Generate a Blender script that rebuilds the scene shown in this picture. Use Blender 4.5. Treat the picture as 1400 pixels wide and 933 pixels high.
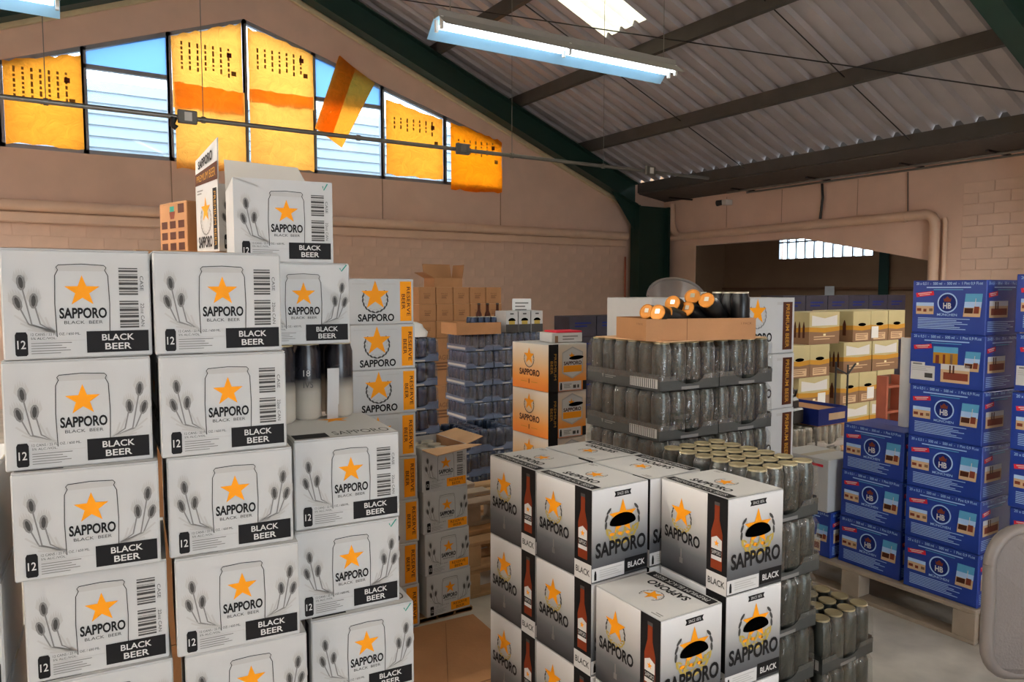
import bpy, bmesh, math, random
from mathutils import Vector, Matrix
random.seed(7)
for o in list(bpy.data.objects): bpy.data.objects.remove(o)
S = bpy.context.scene
COL = S.collection
R = math.radians

# ---------------------------------------------------------------- camera, sky, exposure
cam = bpy.data.cameras.new('camera'); cam.sensor_width = 36; cam.sensor_fit = 'HORIZONTAL'
cam.lens = 1005/1400*36; cam.clip_start = .05; cam.clip_end = 200
camo = bpy.data.objects.new('camera', cam); COL.objects.link(camo)
camo.location = (0, 0, 1.6); camo.rotation_euler = (R(90-3.95), 0, R(-32.3))
S.camera = camo
W = bpy.data.worlds.new('sky'); S.world = W; W.use_nodes = True
bg = W.node_tree.nodes['Background']; bg.inputs[0].default_value = (.80, .90, 1, 1); bg.inputs[1].default_value = 3.6
S.view_settings.view_transform = 'Standard'; S.view_settings.look = 'None'
S.view_settings.exposure = 1.22; S.view_settings.gamma = 1; S.view_settings.use_curve_mapping = False
TUBE_COOL, TUBE_ADDED = 2.6, 70.0

# ---------------------------------------------------------------- helpers
def srgb(h):
    c = [int(h[i:i+2], 16)/255 for i in (0, 2, 4)]
    return tuple(x/12.92 if x <= .04045 else ((x+.055)/1.055)**2.4 for x in c)
MATS = {}
def mat(name, col, rough=.6, metal=0, var=.06, scale=9, bump=0, bscale=40, spec=.5, coat=0, obj=True):
    m = bpy.data.materials.new(name); m.use_nodes = True; nt = m.node_tree; N = nt.nodes; L = nt.links
    p = N['Principled BSDF']; c = srgb(col) if isinstance(col, str) else col
    p.inputs['Roughness'].default_value = rough; p.inputs['Metallic'].default_value = metal
    p.inputs['Specular IOR Level'].default_value = spec; p.inputs['Coat Weight'].default_value = coat
    tc = N.new('ShaderNodeTexCoord'); src = tc.outputs['Object']
    if var:
        n = N.new('ShaderNodeTexNoise'); n.inputs['Scale'].default_value = scale; n.inputs['Detail'].default_value = 4
        r = N.new('ShaderNodeMapRange'); r.inputs[1].default_value = .3; r.inputs[2].default_value = .7
        r.inputs[3].default_value = 1-var; r.inputs[4].default_value = 1+var
        x = N.new('ShaderNodeMix'); x.data_type = 'RGBA'; x.blend_type = 'MULTIPLY'; x.inputs[0].default_value = 1
        x.inputs[6].default_value = (*c, 1)
        L.new(src, n.inputs['Vector']); L.new(n.outputs['Fac'], r.inputs[0])
        L.new(r.outputs[0], x.inputs[7]); L.new(x.outputs[2], p.inputs['Base Color'])
    else: p.inputs['Base Color'].default_value = (*c, 1)
    if bump:
        n2 = N.new('ShaderNodeTexNoise'); n2.inputs['Scale'].default_value = bscale; n2.inputs['Detail'].default_value = 5
        b = N.new('ShaderNodeBump'); b.inputs['Strength'].default_value = bump; b.inputs['Distance'].default_value = .01
        L.new(src, n2.inputs['Vector']); L.new(n2.outputs['Fac'], b.inputs['Height']); L.new(b.outputs[0], p.inputs['Normal'])
    MATS[name] = m; return m
def gradmat(name, stops, h, rough=.45):
    """printed gradient running up the height of a carton (object z from 0 to h)"""
    m = bpy.data.materials.new(name); m.use_nodes = True; nt = m.node_tree; N = nt.nodes; L = nt.links
    p = N['Principled BSDF']; p.inputs['Roughness'].default_value = rough
    tc = N.new('ShaderNodeTexCoord'); s = N.new('ShaderNodeSeparateXYZ'); d = N.new('ShaderNodeMath'); d.operation = 'DIVIDE'; d.inputs[1].default_value = h
    r = N.new('ShaderNodeValToRGB'); L.new(tc.outputs['Object'], s.inputs[0]); L.new(s.outputs[2], d.inputs[0]); L.new(d.outputs[0], r.inputs[0])
    e = r.color_ramp.elements
    while len(e) < len(stops): e.new(.5)
    for q, (t, c) in zip(e, stops): q.position = t; q.color = (*srgb(c), 1)
    L.new(r.outputs[0], p.inputs['Base Color']); MATS[name] = m; return m
def emit(name, col, st):
    m = bpy.data.materials.new(name); m.use_nodes = True; p = m.node_tree.nodes['Principled BSDF']
    p.inputs['Base Color'].default_value = (.8, .8, .8, 1); p.inputs['Emission Color'].default_value = (*col, 1); p.inputs['Emission Strength'].default_value = st
    MATS[name] = m; return m
def film(name, tint, gloss, rough=.12, bump=.5, scale=14, diff=0.0, dcol=(.8, .85, .9)):
    """thin clear plastic / glass sheet"""
    m = bpy.data.materials.new(name); m.use_nodes = True; nt = m.node_tree; N = nt.nodes; L = nt.links
    for n in list(N): N.remove(n)
    out = N.new('ShaderNodeOutputMaterial'); t = N.new('ShaderNodeBsdfTransparent'); t.inputs[0].default_value = (*tint, 1)
    g = N.new('ShaderNodeBsdfGlossy'); g.inputs['Roughness'].default_value = rough
    mx = N.new('ShaderNodeMixShader'); mx.inputs[0].default_value = gloss
    tc = N.new('ShaderNodeTexCoord'); no = N.new('ShaderNodeTexNoise'); no.inputs['Scale'].default_value = scale; no.inputs['Detail'].default_value = 3
    b = N.new('ShaderNodeBump'); b.inputs['Strength'].default_value = bump; b.inputs['Distance'].default_value = .02
    L.new(tc.outputs['Object'], no.inputs['Vector']); L.new(no.outputs['Fac'], b.inputs['Height']); L.new(b.outputs[0], g.inputs['Normal'])
    L.new(t.outputs[0], mx.inputs[1]); L.new(g.outputs[0], mx.inputs[2]); last = mx.outputs[0]
    if diff:
        dd = N.new('ShaderNodeBsdfTranslucent'); dd.inputs[0].default_value = (*dcol, 1)
        m2 = N.new('ShaderNodeMixShader'); m2.inputs[0].default_value = diff; L.new(last, m2.inputs[1]); L.new(dd.outputs[0], m2.inputs[2]); last = m2.outputs[0]
    L.new(last, out.inputs[0]); MATS[name] = m; return m
def sackmat(name, ct, cd, scale=5):
    """paper sack let through by daylight"""
    m = bpy.data.materials.new(name); m.use_nodes = True; nt = m.node_tree; N = nt.nodes; L = nt.links
    for n in list(N): N.remove(n)
    out = N.new('ShaderNodeOutputMaterial'); t = N.new('ShaderNodeBsdfTranslucent'); d = N.new('ShaderNodeBsdfDiffuse'); mx = N.new('ShaderNodeMixShader'); mx.inputs[0].default_value = .14
    tc = N.new('ShaderNodeTexCoord'); n = N.new('ShaderNodeTexNoise'); n.inputs['Scale'].default_value = scale; n.inputs['Detail'].default_value = 8; n.inputs['Roughness'].default_value = .65; n.inputs['Distortion'].default_value = 1.5
    r = N.new('ShaderNodeValToRGB'); e = r.color_ramp.elements; e[0].position = .3; e[1].position = .7
    e[0].color = (*[x*.74 for x in ct], 1); e[1].color = (*ct, 1)
    L.new(tc.outputs['Object'], n.inputs['Vector']); L.new(n.outputs['Fac'], r.inputs[0]); L.new(r.outputs[0], t.inputs[0]); d.inputs[0].default_value = (*cd, 1)
    b = N.new('ShaderNodeBump'); b.inputs['Strength'].default_value = .8; b.inputs['Distance'].default_value = .03; L.new(n.outputs['Fac'], b.inputs['Height']); L.new(b.outputs[0], d.inputs['Normal']); L.new(b.outputs[0], t.inputs['Normal'])
    L.new(t.outputs[0], mx.inputs[1]); L.new(d.outputs[0], mx.inputs[2]); L.new(mx.outputs[0], out.inputs[0]); MATS[name] = m; return m
def M(n): return MATS[n]

class MB:
    """collects shapes for ONE mesh object"""
    def __init__(s): s.v = []; s.f = []; s.m = []; s.sm = []; s.mats = []
    def mi(s, name):
        if name not in s.mats: s.mats.append(name)
        return s.mats.index(name)
    def add(s, vs, fs, m, smooth=False):
        o = len(s.v); s.v += [tuple(v) for v in vs]; k = s.mi(m)
        for f in fs: s.f.append([i+o for i in f]); s.m.append(k); s.sm.append(smooth)
        return s
    def box(s, x0, x1, y0, y1, z0, z1, m, c=0):
        if c:
            bm = bmesh.new(); bmesh.ops.create_cube(bm, size=1)
            for v in bm.verts: v.co = Vector((x0+(v.co.x+.5)*(x1-x0), y0+(v.co.y+.5)*(y1-y0), z0+(v.co.z+.5)*(z1-z0)))
            bmesh.ops.bevel(bm, geom=bm.edges[:], offset=c, segments=1, affect='EDGES')
            bm.verts.index_update()
            s.add([v.co[:] for v in bm.verts], [[v.index for v in f.verts] for f in bm.faces], m); bm.free(); return s
        return s.add([(x, y, z) for x in (x0, x1) for y in (y0, y1) for z in (z0, z1)],
                     [(0, 1, 3, 2), (4, 6, 7, 5), (0, 4, 5, 1), (2, 3, 7, 6), (0, 2, 6, 4), (1, 5, 7, 3)], m)
    def prism(s, poly, axis, a, b, m):
        n = len(poly)
        def P(p, t): return (p[0], t, p[1]) if axis == 'y' else ((t, p[0], p[1]) if axis == 'x' else (p[0], p[1], t))
        vs = [P(p, a) for p in poly]+[P(p, b) for p in poly]
        return s.add(vs, [list(range(n)), list(range(2*n-1, n-1, -1))]+[(i, (i+1) % n, n+(i+1) % n, n+i) for i in range(n)], m)
    def slab(s, q, t, m):
        """quad of four corners thickened along its normal"""
        q = [Vector(p) for p in q]; n = (q[1]-q[0]).cross(q[3]-q[0]).normalized()*t
        return s.add([p[:] for p in q]+[(p+n)[:] for p in q], [(3, 2, 1, 0), (4, 5, 6, 7), (0, 1, 5, 4), (1, 2, 6, 5), (2, 3, 7, 6), (3, 0, 4, 7)], m)
    def lathe(s, prof, m, n=16, at=(0, 0, 0), smooth=True, cap=True):
        o = len(prof); vs = [(at[0]+r*math.cos(2*math.pi*k/n), at[1]+r*math.sin(2*math.pi*k/n), at[2]+z) for r, z in prof for k in range(n)]
        fs = [(i*n+k, i*n+(k+1) % n, (i+1)*n+(k+1) % n, (i+1)*n+k) for i in range(o-1) for k in range(n)]
        s.add(vs, fs, m, smooth)
        if cap: s.add(vs[:n], [list(range(n-1, -1, -1))], m); s.add(vs[-n:], [list(range(n))], m)
        return s
    def tube(s, pts, r, m, n=10, smooth=True):
        pts = [Vector(p) for p in pts]; vs = []; up = None
        for i, p in enumerate(pts):
            d = ((pts[min(i+1, len(pts)-1)]-p).normalized()+(p-pts[max(i-1, 0)]).normalized()).normalized()
            if up is None: up = d.orthogonal().normalized()
            up = (up-d*up.dot(d)).normalized(); w = d.cross(up); rr = r[i] if isinstance(r, (list, tuple)) else r
            vs += [(p+up*rr*math.cos(2*math.pi*k/n)+w*rr*math.sin(2*math.pi*k/n))[:] for k in range(n)]
        fs = [(i*n+k, i*n+(k+1) % n, (i+1)*n+(k+1) % n, (i+1)*n+k) for i in range(len(pts)-1) for k in range(n)]
        s.add(vs, fs, m, smooth); s.add(vs[:n], [list(range(n-1, -1, -1))], m); s.add(vs[-n:], [list(range(n))], m); return s
    def mesh(s, name):
        me = bpy.data.meshes.new(name); me.from_pydata(s.v, [], s.f)
        for n in s.mats: me.materials.append(MATS[n])
        me.polygons.foreach_set('material_index', s.m); me.polygons.foreach_set('use_smooth', s.sm); me.update(); return me
    def build(s, name, parent=None, loc=(0, 0, 0), rz=0): return put(name, s.mesh(name), parent, loc, rz)
def put(name, me, parent=None, loc=(0, 0, 0), rz=0, rot=None):
    o = bpy.data.objects.new(name, me); COL.objects.link(o); o.parent = parent; o.location = loc
    o.rotation_euler = rot if rot else (0, 0, rz); return o
def tag(o, label=None, cat=None, group=None, kind=None):
    if label: o['label'] = label
    if cat: o['category'] = cat
    if group: o['group'] = group
    if kind: o['kind'] = kind
    return o
def thing(name, label, cat, loc=(0, 0, 0), rz=0, group=None):
    return tag(put(name, None, None, loc, rz), label, cat, group)
def struct(name, mb): return tag(mb.build(name), kind='structure')
def copy_tree(o, parent=None):
    c = o.copy(); COL.objects.link(c); c.parent = parent
    for ch in KIDS.get(o.name, list(o.children)): copy_tree(ch, c)
    return c
KIDS = {}
class Proto:
    """first use places the original, later uses copies of it with its parts"""
    def __init__(s, maker): s.maker = maker; s.o = None
    def at(s, loc, rz=0, label=None, group=None):
        if s.o is None: s.o = o = s.maker()
        else: o = copy_tree(s.o)
        o.location = loc; o.rotation_euler = (0, 0, rz)
        if label: o['label'] = label
        if group: o['group'] = group
        return o

# ---------------------------------------------------------------- printed artwork
TXT = {}
def text_mesh(t, bold=.0):
    k = (t, bold)
    if k not in TXT:
        c = bpy.data.curves.new('txt', 'FONT'); c.body = t; c.size = 1; c.offset = bold; c.resolution_u = 3; c.fill_mode = 'BOTH'
        o = bpy.data.objects.new('txt', c); COL.objects.link(o); bpy.context.view_layer.update()
        me = o.evaluated_get(bpy.context.evaluated_depsgraph_get()).to_mesh()
        vs = [(v.co.x, v.co.y) for v in me.vertices]; fs = [list(p.vertices) for p in me.polygons]
        x0 = min(v[0] for v in vs); x1 = max(v[0] for v in vs); y0 = min(v[1] for v in vs); y1 = max(v[1] for v in vs)
        TXT[k] = ([((x-x0)/(x1-x0), (y-y0)/(y1-y0)) for x, y in vs], fs)
        o.to_mesh_clear(); bpy.data.objects.remove(o); bpy.data.curves.remove(c)
    return TXT[k]
class Art:
    """flat print; x to the right and y down, both 0..1 across the face of W x H metres"""
    def __init__(s, W, H): s.W = W; s.H = H; s.it = []
    def p(s, x, y): return (x*s.W, (1-y)*s.H)
    def raw(s, pts, fs, m, l): s.it.append((pts, fs, m, l)); return s
    def poly(s, pts, m, l=1): return s.raw([s.p(*q) for q in pts], [list(range(len(pts)))], m, l)
    def rect(s, x0, y0, x1, y1, m, l=1): return s.poly([(x0, y1), (x1, y1), (x1, y0), (x0, y0)], m, l)
    def ell(s, cx, cy, rx, ry, m, l=1, rot=0, n=18, a0=0, a1=360):
        X, Y = s.p(cx, cy); c, q = math.cos(rot), math.sin(rot); pts = []
        for k in range(n if a1-a0 == 360 else n+1):
            a = R(a0+(a1-a0)*k/n); u, v = rx*math.cos(a), ry*math.sin(a); pts.append((X+u*c-v*q, Y+u*q+v*c))
        return s.raw(pts, [list(range(len(pts)))], m, l)
    def star(s, cx, cy, r, m='ink_orange', l=2):
        X, Y = s.p(cx, cy)
        return s.raw([(X+math.sin(math.pi*k/5)*(r if k % 2 == 0 else r*.40), Y+math.cos(math.pi*k/5)*(r if k % 2 == 0 else r*.40)) for k in range(10)], [list(range(10))], m, l)
    def line(s, pts, w, m, l=1):
        P = [Vector(s.p(*q)) for q in pts]; vs = []; 
        for i, p in enumerate(P):
            d = (P[min(i+1, len(P)-1)]-P[max(i-1, 0)]).normalized(); n = Vector((-d.y, d.x))*w/2; vs += [(p+n)[:], (p-n)[:]]
        return s.raw(vs, [(2*i, 2*i+1, 2*i+3, 2*i+2) for i in range(len(P)-1)], m, l)
    def text(s, t, x0, y0, x1, y1, m='ink_black', l=3, rot=0, bold=.0):
        vs, fs = text_mesh(t, bold); a = s.p(x0, y1); b = s.p(x1, y0); w, h = b[0]-a[0], b[1]-a[1]
        g = {0: lambda u, v: (u, v), -90: lambda u, v: (v, 1-u), 90: lambda u, v: (1-v, u), 180: lambda u, v: (1-u, 1-v)}[rot]
        return s.raw([(a[0]+g(u, v)[0]*w, a[1]+g(u, v)[1]*h) for u, v in vs], fs, m, l)
    def wheat(s, x, y, sc, flip=1, m='ink_grey', m2='ink_lgrey', l=1):
        """three barley ears on curved stems; x,y = foot"""
        for (ex, ey, rot) in ((-.47, -.84, .10), (-.53, -.50, .26), (-.30, -.53, -.06)):
            cx, cy = x+flip*ex*sc/s.W, y+ey*sc/s.H
            s.line([(x, y), (x+flip*(ex*.72)*sc/s.W, y-.14*sc/s.H), (cx, cy)], .0026, m, l)
            c_, q_ = math.cos(flip*rot), math.sin(flip*rot); X_, Y_ = s.p(cx, cy)
            for dx, a_, hh, mm in ((-.05, .30, .26, m2), (-.025, .14, .29, m2), (0, 0, .31, m2), (.025, -.14, .29, m2), (.05, -.30, .26, m2)):
                p0 = (dx*.3*sc, -.10*sc); p1 = (dx*sc-math.sin(a_)*.10*sc, hh*.5*sc); p2 = (dx*.9*sc-math.sin(a_)*.2*sc*.4, hh*.85*sc); wv = .034*sc
                pp = [p0, (p1[0]+wv, p1[1]*.5), p2, (p1[0]-wv, p1[1]*.5)]; s.raw([(X_+u*c_-v*q_, Y_+u*q_+v*c_) for u, v in pp], [[0, 1, 2, 3]], mm, l+1)
            s.ell(cx, cy-.005, .066*sc, .135*sc, m, l+2, flip*rot, 10); s.ell(cx, cy-.005, .034*sc, .10*sc, 'ink_dgrey', l+3, flip*rot, 8)
        for ex, ey in ((-.58, -.30), (-.50, -.16), (-.24, -.34), (-.40, -.05), (-.14, -.26)):
            s.line([(x, y), (x+flip*ex*.6*sc/s.W, y+ey*.35*sc/s.H), (x+flip*ex*sc/s.W, y+ey*sc/s.H)], .0034, m2, l)
    def laurel(s, cx, cy, r, m='ink_grey', l=1, gold=False):
        for sg in (-1, 1):
            for k in range(7):
                a = R(-80+k*19); X, Y = cx+sg*r*math.cos(a)/s.W, cy-r*math.sin(a)/s.H
                s.ell(X, Y, r*.07, r*.19, ('ink_gold' if gold and k < 4 else m), l, sg*(a+R(10)), 8); s.ell(cx+sg*r*.84*math.cos(a)/s.W, cy-r*.84*math.sin(a)/s.H, r*.05, r*.14, ('ink_gold' if gold and k < 4 else 'ink_lgrey'), l, sg*(a-R(35)), 8)
    def bars(s, x0, y0, x1, y1, n, m, l=1, fill=.45, ragged=True):
        h = (y1-y0)/n
        for k in range(n): s.rect(x0, y0+k*h, x1-(x1-x0)*(.35*((k*37) % 10)/10 if ragged else 0), y0+k*h+h*fill, m, l)
    def barcode(s, x0, y0, x1, y1, m='ink_dgrey', l=1):
        y = y0; k = 0; rng = random.Random(3)
        while y < y1-.004:
            t = rng.choice((.006, .010, .016, .024)); s.rect(x0, y, x1, min(y+t, y1), m if k % 2 == 0 else 'ink_lgrey', l); y += t*(1 if k % 2 == 0 else .75)+.002; k += 1
    def build(s, name, parent, f, eps=.00025):
        """f(u,v,off) -> 3D point"""
        mb = MB()
        for pts, fs, m, l in s.it: mb.add([f(u, v, .0005+eps*l) for u, v in pts], fs, m)
        return mb.build(name, parent)
front = lambda u, v, o: (u, -o, v)
def leftf(d): return lambda u, v, o: (-o, d-u, v)
def rightf(w): return lambda u, v, o: (w+o, u, v)
def topf(h): return lambda u, v, o: (u, v, h+o)

# ---------------------------------------------------------------- materials
for n, c in dict(ink_black='131112', ink_dgrey='454341', ink_grey='7d7b78', ink_lgrey='b3b1ad', ink_orange='f0980f', ink_gold='b39a48', ink_white='cbc9c6',
                 ink_red='d22a3c', ink_brown='4a2414', ink_amber='7a2f12', ink_green='2c8a78', ink_ltblue='a9c8ec', ink_sky='5aa0c8', ink_sand='c8a884', ink_rust='7c3a28', ink_cream='e9dcae', ink_mustard='b9852a', ink_tan='83634a', ink_sack='a06a2a', seam='a5866f', ink_dblue='12246b').items(): mat(n, c, .6, var=0, spec=.2)
mat('carton_white', 'babab8', .55, var=.03, bump=.08, bscale=25)
mat('carton_edge', 'bab5ac', .6, var=.03)
mat('kraft', 'a9794f', .75, var=.08, scale=6, bump=.12, bscale=60)
mat('kraft_light', 'd0a67c', .75, var=.07, scale=6, bump=.12, bscale=60)
mat('kraft_dark', '6f4a30', .8, var=.1)
mat('tape', 'cfc4ae', .25, var=.03)
gradmat('print_silver', [(0, '232427'), (.28, '5c5d60'), (.62, 'b3b1ae'), (1, 'dcdbda')], .245)
gradmat('print_orange', [(0, 'e87a08'), (.25, 'eb9433'), (.6, 'dcb98c'), (1, 'ddd5c8')], .25)
mat('hb_blue', '17388f', .38, var=.05, scale=5, bump=.06, bscale=18)
mat('black_carton', '2a2729', .5, var=.05)
mat('hole', '030303', .9, var=0, spec=0)
mat('tan_carton', 'b3a679', .6, var=.05); mat('can_jet', '1b1c1d', .3, metal=.4, var=.1); mat('can_black', '424541', .3, metal=.55, var=.15, scale=30)
mat('can_lid', 'a99b78', .45, metal=.4, var=.05); mat('lid_rim', 'c6bfae', .3, metal=.8, var=.05); mat('can_navy', '2c3a52', .3, metal=.5, var=.15, scale=30)
mat('lid_orange', 'cf8428', .5, metal=.25, var=.08, scale=40)
gradmat('can_fade', [(0, 'c5beb0'), (.38, 'a39c90'), (.55, '232329'), (1, '0d0d14')], .205, .25)
mat('tray_black', '3a3c3a', .55, var=.08, bump=.1); mat('tray_navy', '55637c', .5, var=.15, bump=.15)
mat('can_pale', 'a9a89c', .35, metal=.5, var=.2, scale=25)
film('shrink_wrap', (.94, .95, .94), .13, .16, 1.0, 26); film('shrink_wrap_blue', (.8, .86, .95), .14, .2, 1.0, 16)
mat('pallet_wood', 'b08a60', .8, var=.16, scale=7, bump=.3, bscale=30); mat('pallet_wood_grey', 'a08f7c', .85, var=.16, scale=7, bump=.3, bscale=30)
mat('pallet_yellow', 'c78f43', .8, var=.16, scale=7, bump=.3, bscale=30)
mat('concrete', 'bdb6aa', .7, var=.2, scale=4.5, bump=.1, bscale=12)
mat('wall_paint', 'dcbca7', .75, var=.05, scale=2.5, bump=.06, bscale=6)
mat('block_paint', 'dcbea9', .75, var=.06, scale=4, bump=.15, bscale=18)
mat('pipe_paint', 'dcbca2', .45, var=.05, scale=3); mat('trim_cream', 'cfc09a', .5, var=.06)
mat('steel_green', '10332b', .45, var=.1, scale=3); mat('purlin_paint', '474540', .55, var=.12, scale=4)
mat('roof_metal', 'afabae', .5, metal=.15, var=.09, scale=1.5)
mat('soffit', '5b544f', .7, var=.08)
mat('conduit', '85847f', .35, metal=.7, var=.08); mat('jbox', '74736e', .4, metal=.6, var=.08); mat('white_plastic', 'dddcd8', .4, var=.03); mat('black_plastic', '141415', .4, var=.05)
mat('lamp_housing', '8b8680', .5, var=.04); mat('lamp_blue_lit', '9accec', .35, var=.02); mat('lamp_cream', 'e6dcc4', .35, var=.02); emit('tube', (.85, .95, 1), TUBE_COOL); emit('tube_warm', (1, .985, .95), TUBE_ADDED)  # reflector blue is the cool tube light put into its colour
mat('frame_grey', '8d8f92', .4, metal=.3, var=.06); mat('siding', '7f95a3', .6, var=.03)
film('pane', (.93, .97, 1), .05, .03, 0, diff=.05); film('pane_frosted', (.28, .42, .60), .05, .2, .8, 45, diff=.5, dcol=(.32, .50, .72))
sackmat('sack', (1, .32, .025), (.72, .33, .08)); sackmat('sack_light', (1, .39, .06), (.75, .42, .13)); sackmat('sack_deep', (1, .235, .004), (.75, .26, .03)); sackmat('skylight', (.42, .36, .23), (.6, .52, .36), 2)
mat('chair_grey', '6b635e', .55, var=.05, bump=.25, bscale=160); mat('chair_frame', '6e6661', .45, var=.04)
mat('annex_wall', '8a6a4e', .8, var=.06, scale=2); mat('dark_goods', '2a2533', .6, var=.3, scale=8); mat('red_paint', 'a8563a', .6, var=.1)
film('pale_plastic', (.62, .61, .60), .12, .3, .3, 8, diff=.5, dcol=(.6, .58, .58))

# ================================================================ STRUCTURE
GY = 11.96; RX = 11.5; RIDGE = 2.93; LX = -5.64; BY = -6.0
def zs(x): return 7.04-.406*abs(x-RIDGE)
struct('floor', MB().box(LX-.2, 19, BY-.2, 16.5, -.2, 0, 'concrete'))
# gable wall with the band of windows
MUL = [-1.5, -.42, .55, 1.64, 2.71, 3.78, 4.96, 6.15, 7.34]
def wtop(x): return 5.75-.36*(2.71-x) if x < 2.71 else 5.75-.30*(x-2.71)
g = MB(); y0, y1 = GY, GY+.22
g.prism([(LX, 0), (RX+.2, 0), (RX+.2, 3.5), (LX, 3.5)], 'y', y0, y1, 'wall_paint')
g.prism([(LX, 3.5), (MUL[0], 3.5), (MUL[0], zs(MUL[0])), (LX, zs(LX))], 'y', y0, y1, 'wall_paint')
g.prism([(MUL[-1], 3.5), (RX, 3.5), (RX, zs(RX)), (MUL[-1], zs(MUL[-1]))], 'y', y0, y1, 'wall_paint')
for a, b in ((MUL[0], 2.71), (2.71, MUL[-1])):
    k = RIDGE
    top = [(b, zs(b)), (a, zs(a))] if not (a < k < b) else [(b, zs(b)), (k, zs(k)), (a, zs(a))]
    g.prism([(a, wtop(a)), (b, wtop(b))]+top, 'y', y0, y1, 'wall_paint')
wg = struct('wall_gable', g)
bl = MB().box(0, .426, -.005, .01, 0, .156, 'block_paint', .002).mesh('block')
for r in range(8):
    z = 1.22+r*.16
    for c in range(-3, 31):
        x = -1.0+c*.43+(.215 if r % 2 else 0)
        if -1.2 < x < 10.0: put('block', bl, wg, (x, GY, z))
for x in (1.62, 2.95, 4.93, 7.3): MB().box(x-.006, x+.006, GY-.014, GY, 2.8, 3.5, 'seam').build('wall_seam', wg)
# right wall with the wide opening
w = MB(); A = RX; B = RX+.22; OL, ORt = 11.42, 6.2
w.prism([(BY, 0), (ORt, 0), (ORt, 3.52), (BY, 3.52)], 'x', A, B, 'wall_paint')
w.prism([(ORt, 2.06), (8.5, 2.54), (OL, 2.54), (OL, 3.52), (ORt, 3.52)], 'x', A, B, 'wall_paint')
w.prism([(OL, 0), (GY, 0), (GY, 3.52), (OL, 3.52)], 'x', A, B, 'wall_paint')
wr = struct('wall_right', w)
br = MB().box(-.012, .01, 0, .423, 0, .153, 'block_paint', .004).mesh('block')
for r in range(13):
    for c in range(6):
        y = 5.29-c*.43-(.215 if r % 2 else 0)
        if y > 2.8: put('block', br, wr, (A, y, 1.1+r*.16))
bh = MB().box(-.012, .01, 0, .208, 0, .153, 'block_paint', .004).mesh('half_block')
for r in range(1, 13, 2): put('half_block', bh, wr, (A, 5.505, 1.1+r*.16))
MB().box(A-.02, A, 11.0, 11.42, 0, 2.54, 'pipe_paint').build('door_jamb', wr)
for y in (10.2, 8.9, 7.4): MB().box(A-.004, A, y-.005, y+.005, 2.85, 3.45, 'seam').build('wall_seam', wr)
struct('wall_left', MB().box(LX-.2, LX, BY, GY, 0, zs(LX), 'wall_paint'))
b = MB(); DX0, DX1, DZ = -.6, 2.8, 3.2  # unseen doorway, sized for the daylight it throws on the stacks
b.prism([(LX, 0), (DX0, 0), (DX0, zs(DX0)), (LX, zs(LX))], 'y', BY-.2, BY, 'wall_paint')
b.prism([(DX1, 0), (RX, 0), (RX, zs(RX)), (DX1, zs(DX1))], 'y', BY-.2, BY, 'wall_paint')
b.prism([(DX0, DZ), (DX1, DZ), (DX1, zs(DX1)), (RIDGE, zs(RIDGE)), (DX0, zs(DX0))], 'y', BY-.2, BY, 'wall_paint')
struct('wall_back', b)
# annex behind the opening
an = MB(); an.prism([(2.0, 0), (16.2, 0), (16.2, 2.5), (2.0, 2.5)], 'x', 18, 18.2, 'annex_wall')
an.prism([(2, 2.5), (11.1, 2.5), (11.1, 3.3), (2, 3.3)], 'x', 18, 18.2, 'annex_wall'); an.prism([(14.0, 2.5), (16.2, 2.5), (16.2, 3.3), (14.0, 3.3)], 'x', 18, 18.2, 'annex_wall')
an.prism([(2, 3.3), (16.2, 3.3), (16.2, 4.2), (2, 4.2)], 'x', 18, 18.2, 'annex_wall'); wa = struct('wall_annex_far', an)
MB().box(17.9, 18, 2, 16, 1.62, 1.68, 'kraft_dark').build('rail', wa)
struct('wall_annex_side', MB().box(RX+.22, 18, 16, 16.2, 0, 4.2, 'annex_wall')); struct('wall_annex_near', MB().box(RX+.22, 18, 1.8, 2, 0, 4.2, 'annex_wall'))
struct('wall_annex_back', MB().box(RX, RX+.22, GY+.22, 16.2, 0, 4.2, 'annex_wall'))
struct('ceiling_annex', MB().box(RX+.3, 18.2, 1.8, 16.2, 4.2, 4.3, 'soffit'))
wn = tag(put('window_9', None), kind='structure')
MB().box(18.05, 18.07, 11.1, 14, 2.5, 3.3, 'pane').build('pane', wn)
for k in range(11): MB().box(18.0, 18.1, 11.1+.29*k-.02, 11.1+.29*k+.02, 2.5, 3.3, 'frame_grey').build('window_bar', wn)
MB().box(18.0, 18.1, 11.1, 14, 2.95, 2.99, 'frame_grey').build('window_bar', wn)

# roof: corrugated sheets, each its own piece
cl = tag(put('ceiling', None), kind='structure')
PIT = .29; XE = 10.735
def corr(xa, xb, ya, n, m):
    mb = MB(); prof = []
    for k in range(n):
        o = ya+k*PIT; prof += [(o, 0), (o+.155, 0), (o+.185, .065), (o+.26, .065)]
    prof.append((ya+n*PIT, 0))
    vs = [(x, y, zs(x)+h) for x in (xa, xb) for y, h in prof]; q = len(prof)
    mb.add(vs, [(i, i+1, q+i+1, q+i) for i in range(q-1)], m); return mb
for sgn in (1, -1):
    xe = XE if sgn > 0 else LX-.1
    for k in range(21):
        ya = BY-.1+k*.87
        if k in (16, 12, 8, 4) and not (sgn < 0 and k == 16):  # far right-slope skylight is seen; the others are added for more daylight
            xm, xn = RIDGE+sgn*1.67, RIDGE+sgn*4.21; corr(RIDGE, xm, ya, 3, 'roof_metal').build('roof_sheet', cl); sk = corr(xm, xn, ya, 3, 'skylight').build('skylight_sheet', cl); sk['label'] = 'yellowed translucent skylight sheet'
            corr(xn, xe, ya, 3, 'roof_metal').build('roof_sheet', cl); continue
        corr(RIDGE, xe, ya, 3, 'roof_metal').build('roof_sheet', cl)
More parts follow.
